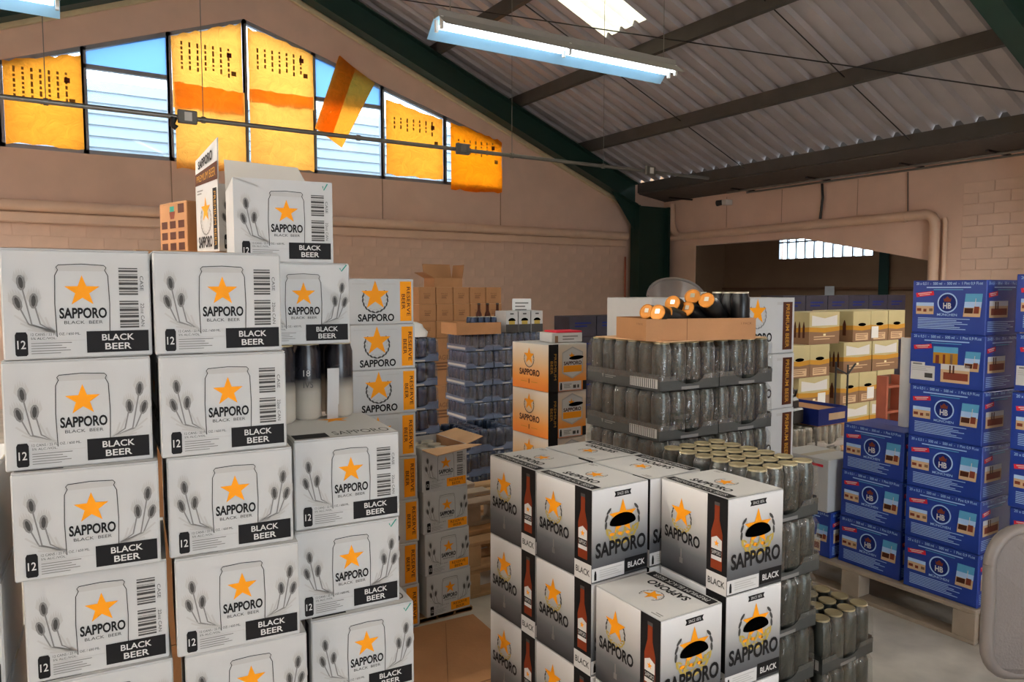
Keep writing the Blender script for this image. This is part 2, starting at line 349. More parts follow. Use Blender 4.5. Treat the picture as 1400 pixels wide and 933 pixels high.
MB().box(RIDGE-.25, RIDGE+.25, BY-.1, GY+.2, zs(RIDGE)+.0, zs(RIDGE)+.07, 'roof_metal').build('ridge_cap', cl)
MB().slab([(XE+.03, BY, 3.66), (XE+.03, GY+.2, 3.66), (RX+.2, GY+.2, 3.52), (RX+.2, BY, 3.52)], .02, 'soffit').build('soffit_panel', cl)
# steel frames
def rafter(y, label):
    t = thing('steel_rafter', label, 'beam', (0, y, 0), 0)
    for s_, xe in ((1, 10.4), (-1, -4.6)):
        zt = lambda x: zs(x)-.21
        mb = MB(); mb.prism([(RIDGE, zt(RIDGE)-.42), (xe, zt(xe)-.42), (xe, zt(xe)), (RIDGE, zt(RIDGE))], 'y', -.012, .012, 'steel_green'); mb.build('web', t)
        for dz in (0, -.42):
            MB().prism([(RIDGE, zt(RIDGE)+dz-.02), (xe, zt(xe)+dz-.02), (xe, zt(xe)+dz), (RIDGE, zt(RIDGE)+dz)], 'y', -.12, .12, 'steel_green').build('flange', t)
    MB().prism([(10.4, 2.85), (9.7, 3.70), (10.4, 3.42)], 'y', -.012, .012, 'steel_green').build('haunch', t)
    return t
rafter(GY-.28, 'dark green steel rafter running along the gable wall')
rafter(3.75, 'dark green steel rafter nearer the open door, crossing under the purlins')
for y, lb in ((GY-.28, 'dark green steel column in the corner beside the wide opening'), (3.75, 'dark green steel column standing along the plain block wall')):
    t = thing('steel_column', lb, 'column', (10.85, y, 0))
    MB().box(-.4, .42, -.012, .012, 0, 3.36, 'steel_green').build('web', t)
    for x in (-.42, .42): MB().box(x-.02, x+.02, -.13, .13, 0, 3.36 if x < 0 else 3.36, 'steel_green').build('flange', t)
for i, x in enumerate((4.2, 5.85, 7.5, 9.12, 10.75, 1.66, .01, -1.64, -3.26)):
    zt = zs(x)
    tag(MB().prism([(x-.025, zt-.2), (x+.04, zt-.21), (x+.04, zt-.185), (x-.0, zt-.18), (x+.0, zt-.03), (x+.03, zt-.03), (x+.03, zt-.012), (x-.025, zt+.005)], 'y', BY, GY, 'purlin_paint').build('roof_purlin'),
        ('grey steel purlin along the eave above the opening wall' if i == 4 else ('dark grey roof purlin, fourth above the eave purlin', 'dark grey roof purlin, third above the eave purlin', 'dark grey roof purlin holding the beige spotlight', 'dark grey roof purlin next above the eave purlin')[i] if i < 4 else 'dark grey steel purlin on the roof slope beyond the ridge'), 'purlin', None if i < 5 else 'purlins beyond the ridge')
# cream trim under the gable rafter
for n, xa in ((1, 10.2), (2, -4.5)):
    zl = lambda x: zs(x)-.70
    struct('trim_%d' % n, MB().prism([(RIDGE, zl(RIDGE)), (xa, zl(xa)), (xa, zl(xa)+.07), (RIDGE, zl(RIDGE)+.07)], 'y', GY-.10, GY-.03, 'trim_cream'))
# windows of the gable
for i in range(8):
    a, b = MUL[i], MUL[i+1]; wn = tag(put('window_%d' % (i+1), None), kind='structure'); fr = MB()
    za, zb = wtop(a), wtop(b); Y0, Y1 = GY+.02, GY+.10
    fr.box(a-.035, a+.035, Y0, Y1, 3.5, za, 'frame_grey'); fr.box(b-.03, b-.0, Y0, Y1, 3.5, zb, 'frame_grey'); fr.box(a, b, Y0, Y1, 3.5, 3.56, 'frame_grey')
    fr.prism([(a, za-.06), (b, zb-.06), (b, zb), (a, za)], 'y', Y0, Y1, 'frame_grey')
    if i in (2, 5): fr.box(a, b, Y0, Y1, 4.68, 4.74, 'frame_grey')
    fr.build('window_frame', wn)
    if i in (2, 5):
        MB().box(a+.035, b-.03, GY+.05, GY+.056, 3.56, 4.68, 'pane').build('pane', wn)
        MB().prism([(a+.035, 4.74), (b-.03, 4.74), (b-.03, zb-.06), (a+.035, za-.06)], 'y', GY+.05, GY+.056, 'pane_frosted').build('pane', wn)
    else: MB().prism([(a+.035, 3.56), (b-.03, 3.56), (b-.03, zb-.06), (a+.035, za-.06)], 'y', GY+.05, GY+.056, 'pane').build('pane', wn)
# neighbouring building seen through the clear panes
nb = tag(put('wall_outside', None, None, (0, 15.5, 0)), kind='structure')
MB().box(-6, 11.2, .05, .3, 0, 5.35, 'siding').build('wall_core', nb)
sd = MB().prism([(-.02, 0), (.05, 0), (.05, .2), (.02, .2)], 'x', -6, 11.2, 'siding').mesh('siding_board')
for k in range(16): put('siding_board', sd, nb, (0, 0, 2.2+k*.2))

# ================================================================ WALL AND CEILING FITTINGS
def sack(x0, x1, z0, zl, zr, dy, label, group=None, m='sack', mark=None, rot=0, drop=0):
    t = thing('paper_sack', label, 'paper sack', (x0, GY-.03-dy, z0), 0, group); rng = random.Random(int(x0*100)+int(z0*50)); nx, nz = 12, 14; vs = []
    for j in range(nz+1):
        for i in range(nx+1):
            u, v = i/nx, j/nz; top = (zl+(zr-zl)*u)-z0
            e = .02*rng.uniform(-1, 1) if j in (0, nz) else 0
            vs.append((u*(x1-x0), -.004+.012*rng.random()-.01*math.sin(7*u+5*v)-drop*v, v*top+e))
    MB().add(vs, [(j*(nx+1)+i, j*(nx+1)+i+1, (j+1)*(nx+1)+i+1, (j+1)*(nx+1)+i) for j in range(nz) for i in range(nx)], m, True).build('sheet', t)
    if mark:
        mb = MB(); top = min(zl, zr)-z0; wd = x1-x0
        for c in range(7):
            zz = top-.06
            while zz > top*(1-mark):
                h = rng.uniform(.03, .08); x = wd*(.12+.11*c); mb.add([(x, -.03, zz-h), (x+.028, -.03, zz-h), (x+.028, -.03, zz), (x, -.03, zz)], [(0, 1, 2, 3)], 'ink_sack'); zz -= h+.025
        for (x, z, m2) in ((.80, .88, 'ink_rust'), (.86, .62, 'ink_sack')): mb.lathe([(.05, 0), (.05, .001)], m2, 10, (0, 0, 0)) if 0 else mb.add([(wd*x-.03, -.03, top*z-.07), (wd*x+.04, -.03, top*z-.07), (wd*x+.04, -.03, top*z), (wd*x-.03, -.03, top*z)], [(0, 1, 2, 3)], m2)
        mb.build('printed_lines', t)['kind'] = 'stuff'
    if rot: t.rotation_euler = (0, rot, 0)
    return t
sack(-1.45, -.46, 3.52, 4.2, 4.5, 0, 'orange paper sack over the gable window left of the printed sack', m='sack_deep')
sack(-.38, .52, 3.55, 4.62, 4.84, 0, 'orange printed paper sack beside the bare window with a single sheet', mark=.45)
sack(1.67, 2.66, 4.28, 5.30, 5.66, .0, 'upper printed paper sack beside the window post under the gable peak', mark=.42, m='sack_light')
sack(1.69, 2.68, 3.40, 4.64, 4.62, .03, 'lower paper sack hanging below the sill, next to the bare clear window', m='sack_light')
sack(2.75, 3.76, 4.50, 5.62, 5.38, .0, 'upper printed paper sack next to the window with the slipped sack', mark=.42, m='sack_light')
sack(2.75, 3.74, 3.52, 4.70, 4.68, .03, 'lower paper sack between the gable peak post and the slipped sack', m='sack_light')
sack(5.0, 6.08, 3.58, 4.86, 4.62, 0, 'orange paper sack covering the window right of the slipped sack', mark=.25)
sack(6.24, 7.32, 3.42, 4.62, 4.38, 0, 'deep orange paper sack at the low end of the window band', m='sack_deep', mark=.3)
t = thing('paper_sack', 'slipped folded paper sack hanging askew over the clear pane', 'paper sack', (4.22, GY-.06, 3.94))
def quadgrid(q, n, m, amp, rng):
    q = [Vector(p) for p in q]; vs = []
    for j in range(n+1):
        for i in range(n+1):
            u, v = i/n, j/n; p = (q[0]*(1-u)+q[1]*u)*(1-v)+(q[3]*(1-u)+q[2]*u)*v
            vs.append((p.x, p.y+amp*rng.uniform(-1, 1), p.z))
    return MB().add(vs, [(j*(n+1)+i, j*(n+1)+i+1, (j+1)*(n+1)+i+1, (j+1)*(n+1)+i) for j in range(n) for i in range(n)], m, True)
rg = random.Random(4)
quadgrid([(-.46, 0, .27), (-.02, -.02, .0), (.57, -.02, 1.13), (-.04, 0, 1.48)], 8, 'sack', .006, rg).build('sheet', t)
quadgrid([(-.46, -.04, .27), (-.21, -.05, .12), (.22, -.05, 1.30), (-.04, -.04, 1.48)], 8, 'sack', .006, rg).build('folded_edge', t)

# beige pipes on the gable wall
t = thing('wall_pipe', 'beige painted round pipe running along the gable wall below the windows', 'pipe', (0, GY-.1, 2.735)); MB().tube([(LX, 0, 0), (10.35, 0, 0)], .078, 'pipe_paint', 14).build('pipe', t)
for x in (1.6, 4.95, 6.5, 9): MB().tube([(x-.03, 0, 0), (x+.03, 0, 0)], .085, 'pipe_paint', 14).build('pipe_clip', t)
tag(MB().box(LX, 10.35, -.10, 0, -.07, .07, 'pipe_paint', .015).build('wall_ledge', None, (0, GY, 2.58)), 'beige painted ledge directly under the gable wall pipe', 'ledge')
# beige pipe over the opening
def bend(c, a, b, r, n=6):
    c, a, b = Vector(c), Vector(a), Vector(b)
    return [(c-a*r-b*r+(a*math.sin(k/n*math.pi/2)+b*(math.cos(k/n*math.pi/2)-1)+b)*r)[:] for k in range(n+1)]
t = thing('drain_pipe', 'beige painted drain pipe bent around the wide opening', 'pipe', (RX-.1, 0, 0))
pts = [(0, 11.62, 3.45), (0, 11.62, 3.05), (0, 11.58, 2.92), (0, 11.50, 2.80), (0, 11.38, 2.745), (0, 11.2, 2.735), (0, 6.22, 2.755)]+[(0, 6.22-.16*math.sin(R(a)), 2.755-.16*(1-math.cos(R(a)))) for a in (22, 45, 67, 90)]+[(0, 6.06, 0.0)]
MB().tube(pts, .075, 'pipe_paint', 14).build('pipe', t)
MB().tube([(0, 6.5, 2.745), (0, 6.54, 2.745)], .082, 'pipe_paint', 14).build('pipe_clip', t); MB().tube([(0, 11.2, 2.735), (0, 11.8, 2.72)], .07, 'pipe_paint', 12).build('stub', t)
tag(MB().tube([(0, 0, 0), (0, 0, 2.62), (0, .02, 2.68)], .035, 'pipe_paint', 10).build('riser_pipe', None, (RX-.05, 5.93, 0)), 'thin beige riser pipe right beside the bent drain pipe', 'pipe')
tag(MB().tube([(0, 0, 0), (0, 0, 2.3)], .02, 'red_paint', 8).build('red_pole', None, (10.28, GY-.14, 0)), 'dark red pole standing in the corner beside the green column', 'pole')
# ceiling conduit with junction boxes
t = thing('ceiling_conduit', 'grey metal conduit hanging across the hall in front of the gable windows', 'conduit', (0, 8, 3.305))
MB().tube([(-5.2, 0, 0), (8.6, 0, 0)], .024, 'conduit', 10).build('pipe', t)
for x in (.06, 1.395, 3.02, 5.057, 6.546):
    MB().tube([(x-.02, 0, 0), (x+.02, 0, 0)], .034, 'conduit', 10).build('clip', t)
    if x != 3.02: MB().tube([(x, 0, 0), (x, 0, zs(x)-3.305)], .004, 'conduit', 6).build('hanger_rod', t)
for x, lb in ((1.24, 'grey junction box with a white lid and dark plug on the hanging conduit'), (4.32, 'grey junction box on the conduit in front of the last covered windows'), (7.37, 'pale junction box at the far end of the hanging conduit')):
    j = thing('junction_box', lb, 'junction box', (x, 8, 3.305)); MB().box(-.09, .09, -.07, -.026, -.065, .065, 'jbox', .008).build('body', j)
    MB().box(-.03, .04, -.076, -.07, -.04, .045, 'white_plastic' if x != 4.32 else 'conduit', .002).build('cover', j)
    if x == 1.24:
        MB().tube([(-.12, -.05, -.02), (-.14, -.05, -.09), (-.10, -.05, -.12)], .03, 'black_plastic', 8).build('plug', j)
# fluorescent lamps
def make_lamp(tube='tube', wh='lamp_blue_lit'):
    t = thing('fluorescent_lamp', 'hanging fluorescent lamp with open white reflector', 'lamp'); L = 2.44
    MB().box(0, L, -.045, .045, .085, .14, 'lamp_housing', .006).build('housing', t)
    MB().slab([(0, -.16, -.005), (L, -.16, -.005), (L, -.045, .088), (0, -.045, .088)], .004, 'lamp_housing').build('near_reflector', t)
    MB().slab([(0, .045, .088), (L, .045, .088), (L, .17, -.03), (0, .17, -.03)], .004, wh).build('far_reflector', t)
    MB().box(0, L, -.045, .045, .080, .085, wh).build('reflector_top', t)
    for y in (-.05, .04):
        for x in (.02, L/2+.01): MB().tube([(x+.02, y, .03), (x+L/2-.05, y, .03)], .014, tube, 10).build('tube', t)
        for x in (.01, L/2-.012, L-.03): MB().box(x, x+.024, y-.014, y+.014, -.01, .085, 'white_plastic', .003).build('lamp_holder', t)
    for x in (.12, L-.12): MB().tube([(x, 0, .14), (x, 0, 1.6)], .004, 'conduit', 6).build('hanger', t)
    return t
LP = Proto(make_lamp); L_ADDED = Proto(lambda: make_lamp('tube_warm', 'lamp_cream'))  # second kind: stronger unseen lamps, added to brighten stacks and walls
LP.at((2.6, 5.2, 3.60), R(-1.2), 'lit fluorescent lamp hanging before the skylight side of the roof')
LP.at((-2.28, 6.3, 3.62), 0, 'fluorescent lamp whose end hangs above the printed window sack')
for x, y in ((-2.9, 2.6), (3.2, -3.2), (8.0, 2.6), (7.2, .4)): L_ADDED.at((x, y, 3.62), 0, 'unseen fluorescent lamp added over the open-door half of the hall', 'added lamps over the rear of the hall')
for y in (8.9, 5.6, .9, -2.0): L_ADDED.at((-4.3, y, 3.62), R(90), 'unseen fluorescent lamp added along the left side wall', 'added lamps along the left wall')
# spot, camera, brackets, eave conduits
t = thing('ceiling_spot', 'beige round spotlight clamped to a roof purlin', 'spotlight', (7.35, 7.95, 4.86)); MB().lathe([(.02, .03), (.06, .02), (.075, -.03), (.07, -.04)], 'trim_cream', 16).build('shade', t); MB().tube([(0, 0, .03), (.06, .05, .06), (.14, .12, .10)], .012, 'trim_cream', 8).build('bracket', t)
t = thing('security_camera', 'small white and black security camera on the wall above the opening', 'camera', (RX-.12, 10.15, 3.33)); MB().box(-.06, .12, -.10, .06, -.05, .05, 'white_plastic', .01).build('housing', t); MB().tube([(-.05, .02, 0), (-.07, .13, -.01)], [.05, .06], 'black_plastic', 12).build('lens', t)
for x, z, r in ((11.05, 3.46, .02), (11.25, 3.44, .016)):
    tag(MB().tube([(x, -2, z), (x, 9.8 if r > .018 else 9.5, z)], r, 'conduit', 8).build('eave_conduit'), 'thin grey conduit running under the eave soffit', 'conduit', 'eave conduits')
for y in (11.1, 9.5, 7.9, 6.3, 5.1): tag(MB().box(10.82, 11.46, y-.02, y+.02, 3.47, 3.50, 'black_plastic').build('soffit_bracket'), 'black steel bracket under the eave soffit', 'bracket', 'soffit brackets')
tag(MB().tube([(RX-.04, 8.05, 3.45), (RX-.05, 8.02, 3.2), (RX-.05, 8.06, 2.84)], .022, 'black_plastic', 8).build('cable_drop'), 'black cable drop from the eave to the drain pipe', 'cable')
tag(MB().tube([(RX-.02, 6.55, 3.45), (RX-.02, 6.53, 2.84)], .008, 'soffit', 6).build('wire'), 'thin wire hanging from the eave to the drain pipe clip', 'wire')
for a, b in (((4.2, 11.5, zs(4.2)-.215), (10.3, 3.9, zs(10.3)-.215)), ((4.3, 6.1, zs(4.3)-.1), (10.7, 6.1, zs(10.7)-.1)), ((5.9, 9.1, zs(5.9)-.1), (10.7, 9.1, zs(10.7)-.1))):
    tag(MB().tube([a, b], .009, 'black_plastic', 6).build('bracing_rod'), 'thin dark bracing rod crossing under the purlins', 'rod', 'roof bracing rods')
tag(MB().box(17.86, 17.9, 10.6, 10.85, 0, 4.2, 'steel_green').build('steel_post'), 'green steel post on the far wall behind the opening', 'post')

# ================================================================ CARTONS
def carton(t, w, d, h, m='carton_white', flaps=True, tape=True, edge='carton_white'):
    MB().box(0, w, 0, d, 0, h-.0025, m, .003).build('carton_body', t)
    if flaps:
        for a, b in ((.001, d/2-.0012), (d/2+.0012, d-.001)): MB().box(.001, w-.001, a, b, h-.0025, h-.0005, edge).build('top_flap', t)
    if tape: MB().box(w*.0, w, d/2-.025, d/2+.025, h-.0005, h-.0002, 'tape').build('packing_tape', t)
CW, CD, CH = .255, .32, .2145
def can_art(w, h, codes, tagc='ink_black', big=('BLACK', 'BEER'), tk='ink_white'):
    a = Art(w, h)
    ol = 'ink_dgrey'
    a.poly([(.345, .185), (.36, .15), (.685, .15), (.70, .185), (.69, .20), (.355, .20)], 'ink_lgrey', 1)
    a.line([(.345, .80), (.338, .5), (.345, .24), (.365, .19), (.355, .165), (.37, .145), (.52, .135), (.675, .145), (.69, .165), (.68, .19), (.70, .24), (.707, .5), (.70, .80)], .0016, ol, 2)
    a.star(.522, .385, .125*w, 'ink_orange', 2)
    a.text('SAPPORO', .365, .535, .685, .635, 'ink_black', 2, bold=.032); a.text('BLACK  BEER' if tagc == 'ink_black' else 'RESERVE BEER', .395, .655, .655, .685, 'ink_dgrey', 2)
    a.wheat(.335, .755, .113, 1)
    if codes:
        a.barcode(.775, .165, .91, .42); a.barcode(.775, .475, .91, .73); a.text('CASE', .925, .24, .95, .38, 'ink_dgrey', 1, -90); a.text('22oz CAN', .925, .50, .95, .72, 'ink_dgrey', 1, -90)
    else: a.wheat(.71, .755, .113, -1)
    a.rect(.54, .755, .975, .955, tagc, 3)
    if tagc == 'ink_black': a.text(big[0], .645, .785, .87, .845, tk, 4, bold=.015); a.text(big[1], .665, .87, .85, .93, tk, 4, bold=.015)
    else: a.text(big[0], .60, .785, .91, .845, tk, 4); a.text(big[1], .66, .87, .85, .93, tk, 4)
    a.poly([(.085, .75), (.145, .75), (.155, .775), (.155, .95), (.145, .965), (.085, .965), (.075, .95), (.075, .775)], 'ink_black', 3); a.text('12', .088, .825, .142, .90, 'ink_white', 4, bold=.01)
    a.text('12 CANS / 22 FL. OZ. / 650 ML.', .175, .762, .50, .785, 'ink_dgrey', 3); a.text('5% ALC./VOL.', .175, .80, .34, .82, 'ink_dgrey', 3); a.rect(.175, .832, .53, .836, 'ink_lgrey', 3)
    a.bars(.175, .85, .44, .965, 5, 'ink_grey', 3, .3)
    return a
def mk_case(codes, mark=False, w=CW, d=CD, h=CH):
    def f():
        t = thing('beer_carton', '', 'carton'); carton(t, w, d, h)
        can_art(w, h, codes).build('printed_front', t, front)
        if mark: Art(w, h).line([(.90, .06), (.915, .10), (.97, .02)], .003, 'ink_green', 1).build('marker_tick', t, front)
        # printed side and top
        a = Art(d, h); a.star(.5, .36, .03); a.text('SAPPORO', .2, .55, .8, .7, 'ink_black', 2, bold=.032); a.rect(.8, .08, .92, .92, 'ink_black', 1); a.build('printed_side', t, leftf(d))
        b = Art(w, d); b.rect(.01, .01, .99, .99, 'ink_white', 0); b.rect(.02, .80, .34, .97, 'ink_black', 1); b.text('SAPPORO', .40, .78, .95, .92, 'ink_dgrey', 1); b.star(.6, .25, .045); b.build('printed_top', t, topf(h))
        return t
    return f
CA, CB, CBT = Proto(mk_case(True)), Proto(mk_case(False)), Proto(mk_case(False, True))
ORD = ('topmost', 'second from the top', 'third from the top', 'fourth from the top', 'fifth from the top', 'sixth from the top', 'seventh from the top', 'lowest')
LA = ('white can carton with two barcodes beside the can drawing, in the tall front stack', 'barcode cartons of the front stack')
LB = ('white can carton with barley ears on both sides of the drawing, in the tall front stack', 'barley cartons of the front stack')
def pallet(x, y, w, d, h, label, m='pallet_wood', rz=0, group=None, z=0, along='x'):
    t = thing('wooden_pallet', label, 'pallet', (x, y, z), rz, group); n = 7 if d > .9 else 5; bw = .095; th = .02
    if along == 'y': L, Wd = d, w
    else: L, Wd = w, d
    def bx(nm, a0, a1, b0, b1, z0, z1):
        (MB().box(a0, a1, b0, b1, z0, z1, m, .003) if along == 'x' else MB().box(b0, b1, a0, a1, z0, z1, m, .003)).build(nm, t)
    for k in range(n): c = (Wd-bw)*k/(n-1); bx('deck_board', 0, L, c, c+bw, h-th, h)
    for c in (0, (Wd-bw)/2, Wd-bw): bx('bottom_board', 0, L, c, c+bw, 0, th)
    for a in (0, (L-.1)/2, L-.1):
        for c in (0, (Wd-bw)/2, Wd-bw): bx('block', a, a+.1, c, c+bw, th, h-th)
    return t
pallet(-.40, 1.68, 1.16, .38, .172, 'wooden pallet under the tall front stack of white can cartons')
ROW = [1.6815-.2155*(k+1) for k in range(7)]
c1 = [(-.073, 1.690, -1, 1), (-.079, 1.693, -5, 0), (-.072, 1.680, -6, 0), (-.060, 1.70, -6, 1), (-.055, 1.69, -5, 0), (-.06, 1.70, -5, 1), (-.06, 1.70, -4, 0)]
c2 = [(.186, 1.672, -3, 1), (.190, 1.662, -3, 1), (.199, 1.664, -5, 0), (.207, 1.657, -6, 0), (.222, 1.66, -6, 0), (.215, 1.66, -5, 0), (.215, 1.66, -4, 1)]
c3 = [None, None, (.474, 1.70, -5, 1), (.471, 1.695, -4, 2), (.500, 1.68, -5, 2), (.50, 1.68, -5, 0), (.50, 1.68, -4, 0)]
for col, cn in ((c1, 'second column from the bare tall cans'), (c2, 'column beside the bare tall cans'), (c3, 'column under the bare tall cans')):
    for k, q in enumerate(col):
        if q is None: continue
        x, y, a, kind = q
        (CA, CB, CBT)[(1, 0, 2).index(kind)].at((x, y, ROW[k]), R(a), ('%s white carton, %s, in the %s' % (('barley', 'barcode', 'green-ticked')[kind], ORD[k-(2 if col is c3 else 0)], cn)), 'can cartons of the front stack')
for k in range(2, 7): (CA if k == 2 else CB).at((-.362+.004*k, 1.725, ROW[k]), R(-4), '%s white carton, %s, in the third column from the bare tall cans' % ('barcode' if k == 2 else 'barley', ORD[k-2]), 'can cartons of the front stack')
# bare tall cans carrying the next carton
def mk_tallcan(pr=False):
    t = thing('tall_beer_can', 'tall black and silver beer can standing bare on a carton', 'can')
    MB().lathe([(.030, 0), (.0385, .008), (.0385, .182), (.033, .200), (.033, .204)], 'can_fade', 24).build('can_body', t)
    MB().lathe([(.034, .203), (.034, .2075), (.030, .2075), (.029, .204)], 'can_lid', 24).build('lid', t)
    a = Art(.05, .12); a.text('IVS', .45, .62, .95, .76, 'ink_dgrey', 1); a.text('18', .45, .36, .8, .50, 'ink_lgrey', 1)
    if pr: a.build('printed_text', t, lambda u, v, o: ((.0387+o)*math.sin((u-.025)/.0385-.2), -(.0387+o)*math.cos((u-.025)/.0385-.2), .06+v))
    return t
TC = Proto(mk_tallcan); TCP = Proto(lambda: mk_tallcan(True))
for x, y in ((.513, 1.955), (.592, 1.985), (.682, 1.985), (.52, 2.10), (.60, 2.10), (.68, 2.10)): (TCP if x == .592 else TC).at((x, y, ROW[2]+.2146), R(-20+40*random.random()), 'tall black and silver beer can standing bare on a carton', 'bare tall cans')
tag(MB().box(0, .032, 0, .002, 0, .10, 'carton_white').build('paper_slip', None, (.633, 1.938, ROW[2]+.2146+.04)), 'white paper slip stuck between the bare tall cans', 'paper slip').rotation_euler = (R(4), 0, 0)
MB().box(0, .03, 0, .0015, -.04, 0, 'carton_white').build('slip_foot', bpy.data.objects['paper_slip'])
zc = ROW[2]+.2146+.2078
o = CBT.at((.437, 1.935, zc), R(-5), 'white can carton with a green tick resting on the bare tall cans', 'nogroup'); del o['group']
# open carton above it
def open_case(t, w, d, h, back_h=.10, left=False, wall='carton_white'):
    s = .004
    b = MB(); b.box(0, w, 0, d, 0, s, wall); b.box(0, w, 0, s, s, h, wall); b.box(0, w, d-s, d, s, h, wall); b.box(0, s, s, d-s, s, h, wall); b.box(w-s, w, s, d-s, s, h, wall); b.build('carton_body', t)
t = thing('open_beer_carton', 'open white can carton with its back flap raised, topmost on the front stack', 'carton', (.408, 1.965, zc+.2152), R(-8)); open_case(t, .248, .31, .213)
can_art(.248, .213, True).build('printed_front', t, front); Art(.248, .213).line([(.90, .05), (.91, .10), (.95, .02)], .003, 'ink_green', 1).build('marker_tick', t, front)
MB().slab([(0, .31, .213), (.248, .31, .213), (.21, .35, .30), (.0, .35, .31)], .004, 'carton_edge').build('raised_flap', t)
MB().slab([(.004, .0, .213), (.004, .31, .213), (.06, .31, .195), (.06, .0, .195)], .003, 'carton_edge').build('inner_flap', t)
# hidden kraft cartons carrying the back row
def mk_kraft(w, d, h, m='kraft'):
    def f():
        t = thing('kraft_carton', '', 'carton'); carton(t, w, d, h, m, True, True, 'kraft_light')
        a = Art(w, h); a.text('FRAGILE', .3, .35, .7, .45, 'kraft_dark', 1); a.bars(.32, .5, .68, .7, 3, 'kraft_dark', 1, .5); a.build('printed_front', t, front); return t
    return f
KB = Proto(mk_kraft(.50, .62, .43))
for k in range(4): KB.at((.24, 2.58, .0+k*.4325), 0, 'large brown carton in the stack behind the white front stack', 'brown cartons behind the front stack')
t = thing('open_beer_carton', 'open white carton with a tall raised printed flap, behind the topmost open carton', 'carton', (.492, 2.60, 1.731), R(9)); w_, d_, h_ = .235, .215, .222; open_case(t, w_, d_, h_)
can_art(w_, h_, False).build('printed_front', t, front)
a = Art(d_, h_); a.star(.45, .35, .045); a.laurel(.45, .5, .05); a.text('SAPPORO', .1, .75, .72, .93, 'ink_black', 2, bold=.032); a.rect(.78, .05, .95, .97, 'ink_black', 1); a.text('PREMIUM BEER', .82, .1, .91, .92, 'ink_mustard', 2, -90); a.bars(.08, .03, .35, .12, 2, 'ink_grey'); a.build('printed_side', t, leftf(d_))
MB().slab([(0, d_, h_), (0, 0, h_), (.002, 0, h_+.15), (.002, d_, h_+.10)], -.004, 'carton_white').build('raised_flap', t)
f_ = lambda u, v, o: (-o, d_-u, h_+v*(.10+.05*u/d_)/.15); a = Art(d_, .15); a.rect(.0, .5, 1, .90, 'ink_brown', 1); a.text('PREMIUM BEER', .08, .6, .92, .80, 'ink_mustard', 2); a.text('SAPPORO', .15, .15, .8, .4, 'ink_black', 1, bold=.032); a.build('printed_flap', t, f_)
t = thing('printed_kraft_carton', 'small brown carton with green and black print behind the white open cartons', 'carton', (.432, 2.852, 1.731), R(16)); carton(t, .1, .222, .19, 'kraft', True, False, 'kraft_light')
a = Art(.222, .19)
for i in range(3):
    for j in range(3): a.rect(.08+.31*i, .36+.21*j, .30+.31*i, .50+.21*j, 'ink_brown', 1)
a.rect(.4, .08, .56, .2, 'ink_green', 1); a.poly([(.38, .18), (.6, .18), (.56, .32), (.42, .32)], 'ink_rust', 2); a.rect(.7, .05, .92, .22, 'ink_brown', 1); a.build('printed_side', t, leftf(.222))

# ---------------- reserve cartons
RW, RH, RD = .306, .205, .30
def mk_reserve():
    t = thing('reserve_carton', 'white carton with orange upright label stripe, in the stack behind the tall cans', 'carton', group='orange striped cartons'); carton(t, RW, RD, RH)
    a = Art(RW, RH); a.laurel(.40, .45, .058, 'ink_dgrey', 1); a.star(.40, .37, .068); a.text('SAPPORO', .135, .77, .69, .935, 'ink_black', 2, bold=.032); a.rect(.785, .06, .965, .94, 'ink_orange', 1)
    a.text('RESERVE', .89, .18, .945, .83, 'ink_brown', 2, -90, .01); a.text('BEER', .81, .34, .865, .68, 'ink_brown', 2, -90, .01); a.rect(.05, .11, .27, .125, 'ink_lgrey'); a.rect(.53, .11, .72, .125, 'ink_lgrey'); a.build('printed_front', t, front); return t
RP = Proto(mk_reserve)
for k in range(8): RP.at((1.122+.004*(k % 3)+.006*k*.3, 3.12, .008+(7-k)*.2056), R(-2.3), 'white carton with orange upright stripe, %s of its stack' % ORD[k], 'orange striped cartons')
def mk_rescan():
    t = thing('reserve_can_carton', 'grey-white can carton with orange corner label, stacked beside the orange striped cartons', 'carton', group='orange corner label cartons'); carton(t, .245, .30, .205)
    can_art(.245, .205, False, 'ink_orange', ('RESERVE', 'BEER'), 'ink_brown').build('printed_front', t, front); return t
RC = Proto(mk_rescan)
for k in range(3): RC.at((1.470+.007*k, 3.11, .03+(2-k)*.2056), R(2.5), 'can carton with orange corner label, %s below the open can carton' % ('first', 'second', 'third')[k], 'orange corner label cartons')
pallet(1.452, 3.13, .29, .28, .029, 'low wooden slat board under the orange corner label cartons', 'pallet_wood')
t = thing('open_can_carton', 'open can carton with brown flaps folded out and silver cans inside', 'carton', (1.465, 3.11, .03+3*.2056), R(2.5)); open_case(t, .245, .30, .205)
can_art(.245, .205, True, 'ink_orange', ('RESERVE', 'BEER'), 'ink_brown').build('printed_front', t, front)
MB().slab([(.0, .0, .205), (.245, .0, .205), (.275, -.09, .215), (.03, -.09, .19)], .004, 'kraft_light').build('front_flap', t)
MB().slab([(.245, .0, .205), (.245, .30, .205), (.36, .30, .225), (.36, .03, .225)], .004, 'kraft_light').build('side_flap', t)
MB().box(.2405, .2412, .004, .296, .005, .204, 'kraft').build('inner_lining', t)
def mk_silver():
    t = thing('silver_beer_can', 'silver topped beer can standing inside the open can carton', 'can', group='cans in the open carton')
    MB().lathe([(.030, 0), (.036, .006), (.036, .172), (.030, .188)], 'can_pale', 16).build('can_body', t); MB().lathe([(.031, .187), (.031, .192), (.027, .192), (.026, .189)], 'lid_rim', 16).build('lid', t); return t
SC = Proto(mk_silver)
for x, y in ((1.51, 3.155), (1.515, 3.235), (1.59, 3.16), (1.595, 3.24), (1.51, 3.315), (1.595, 3.32)): SC.at((x, y, .03+3*.2056+.0045))

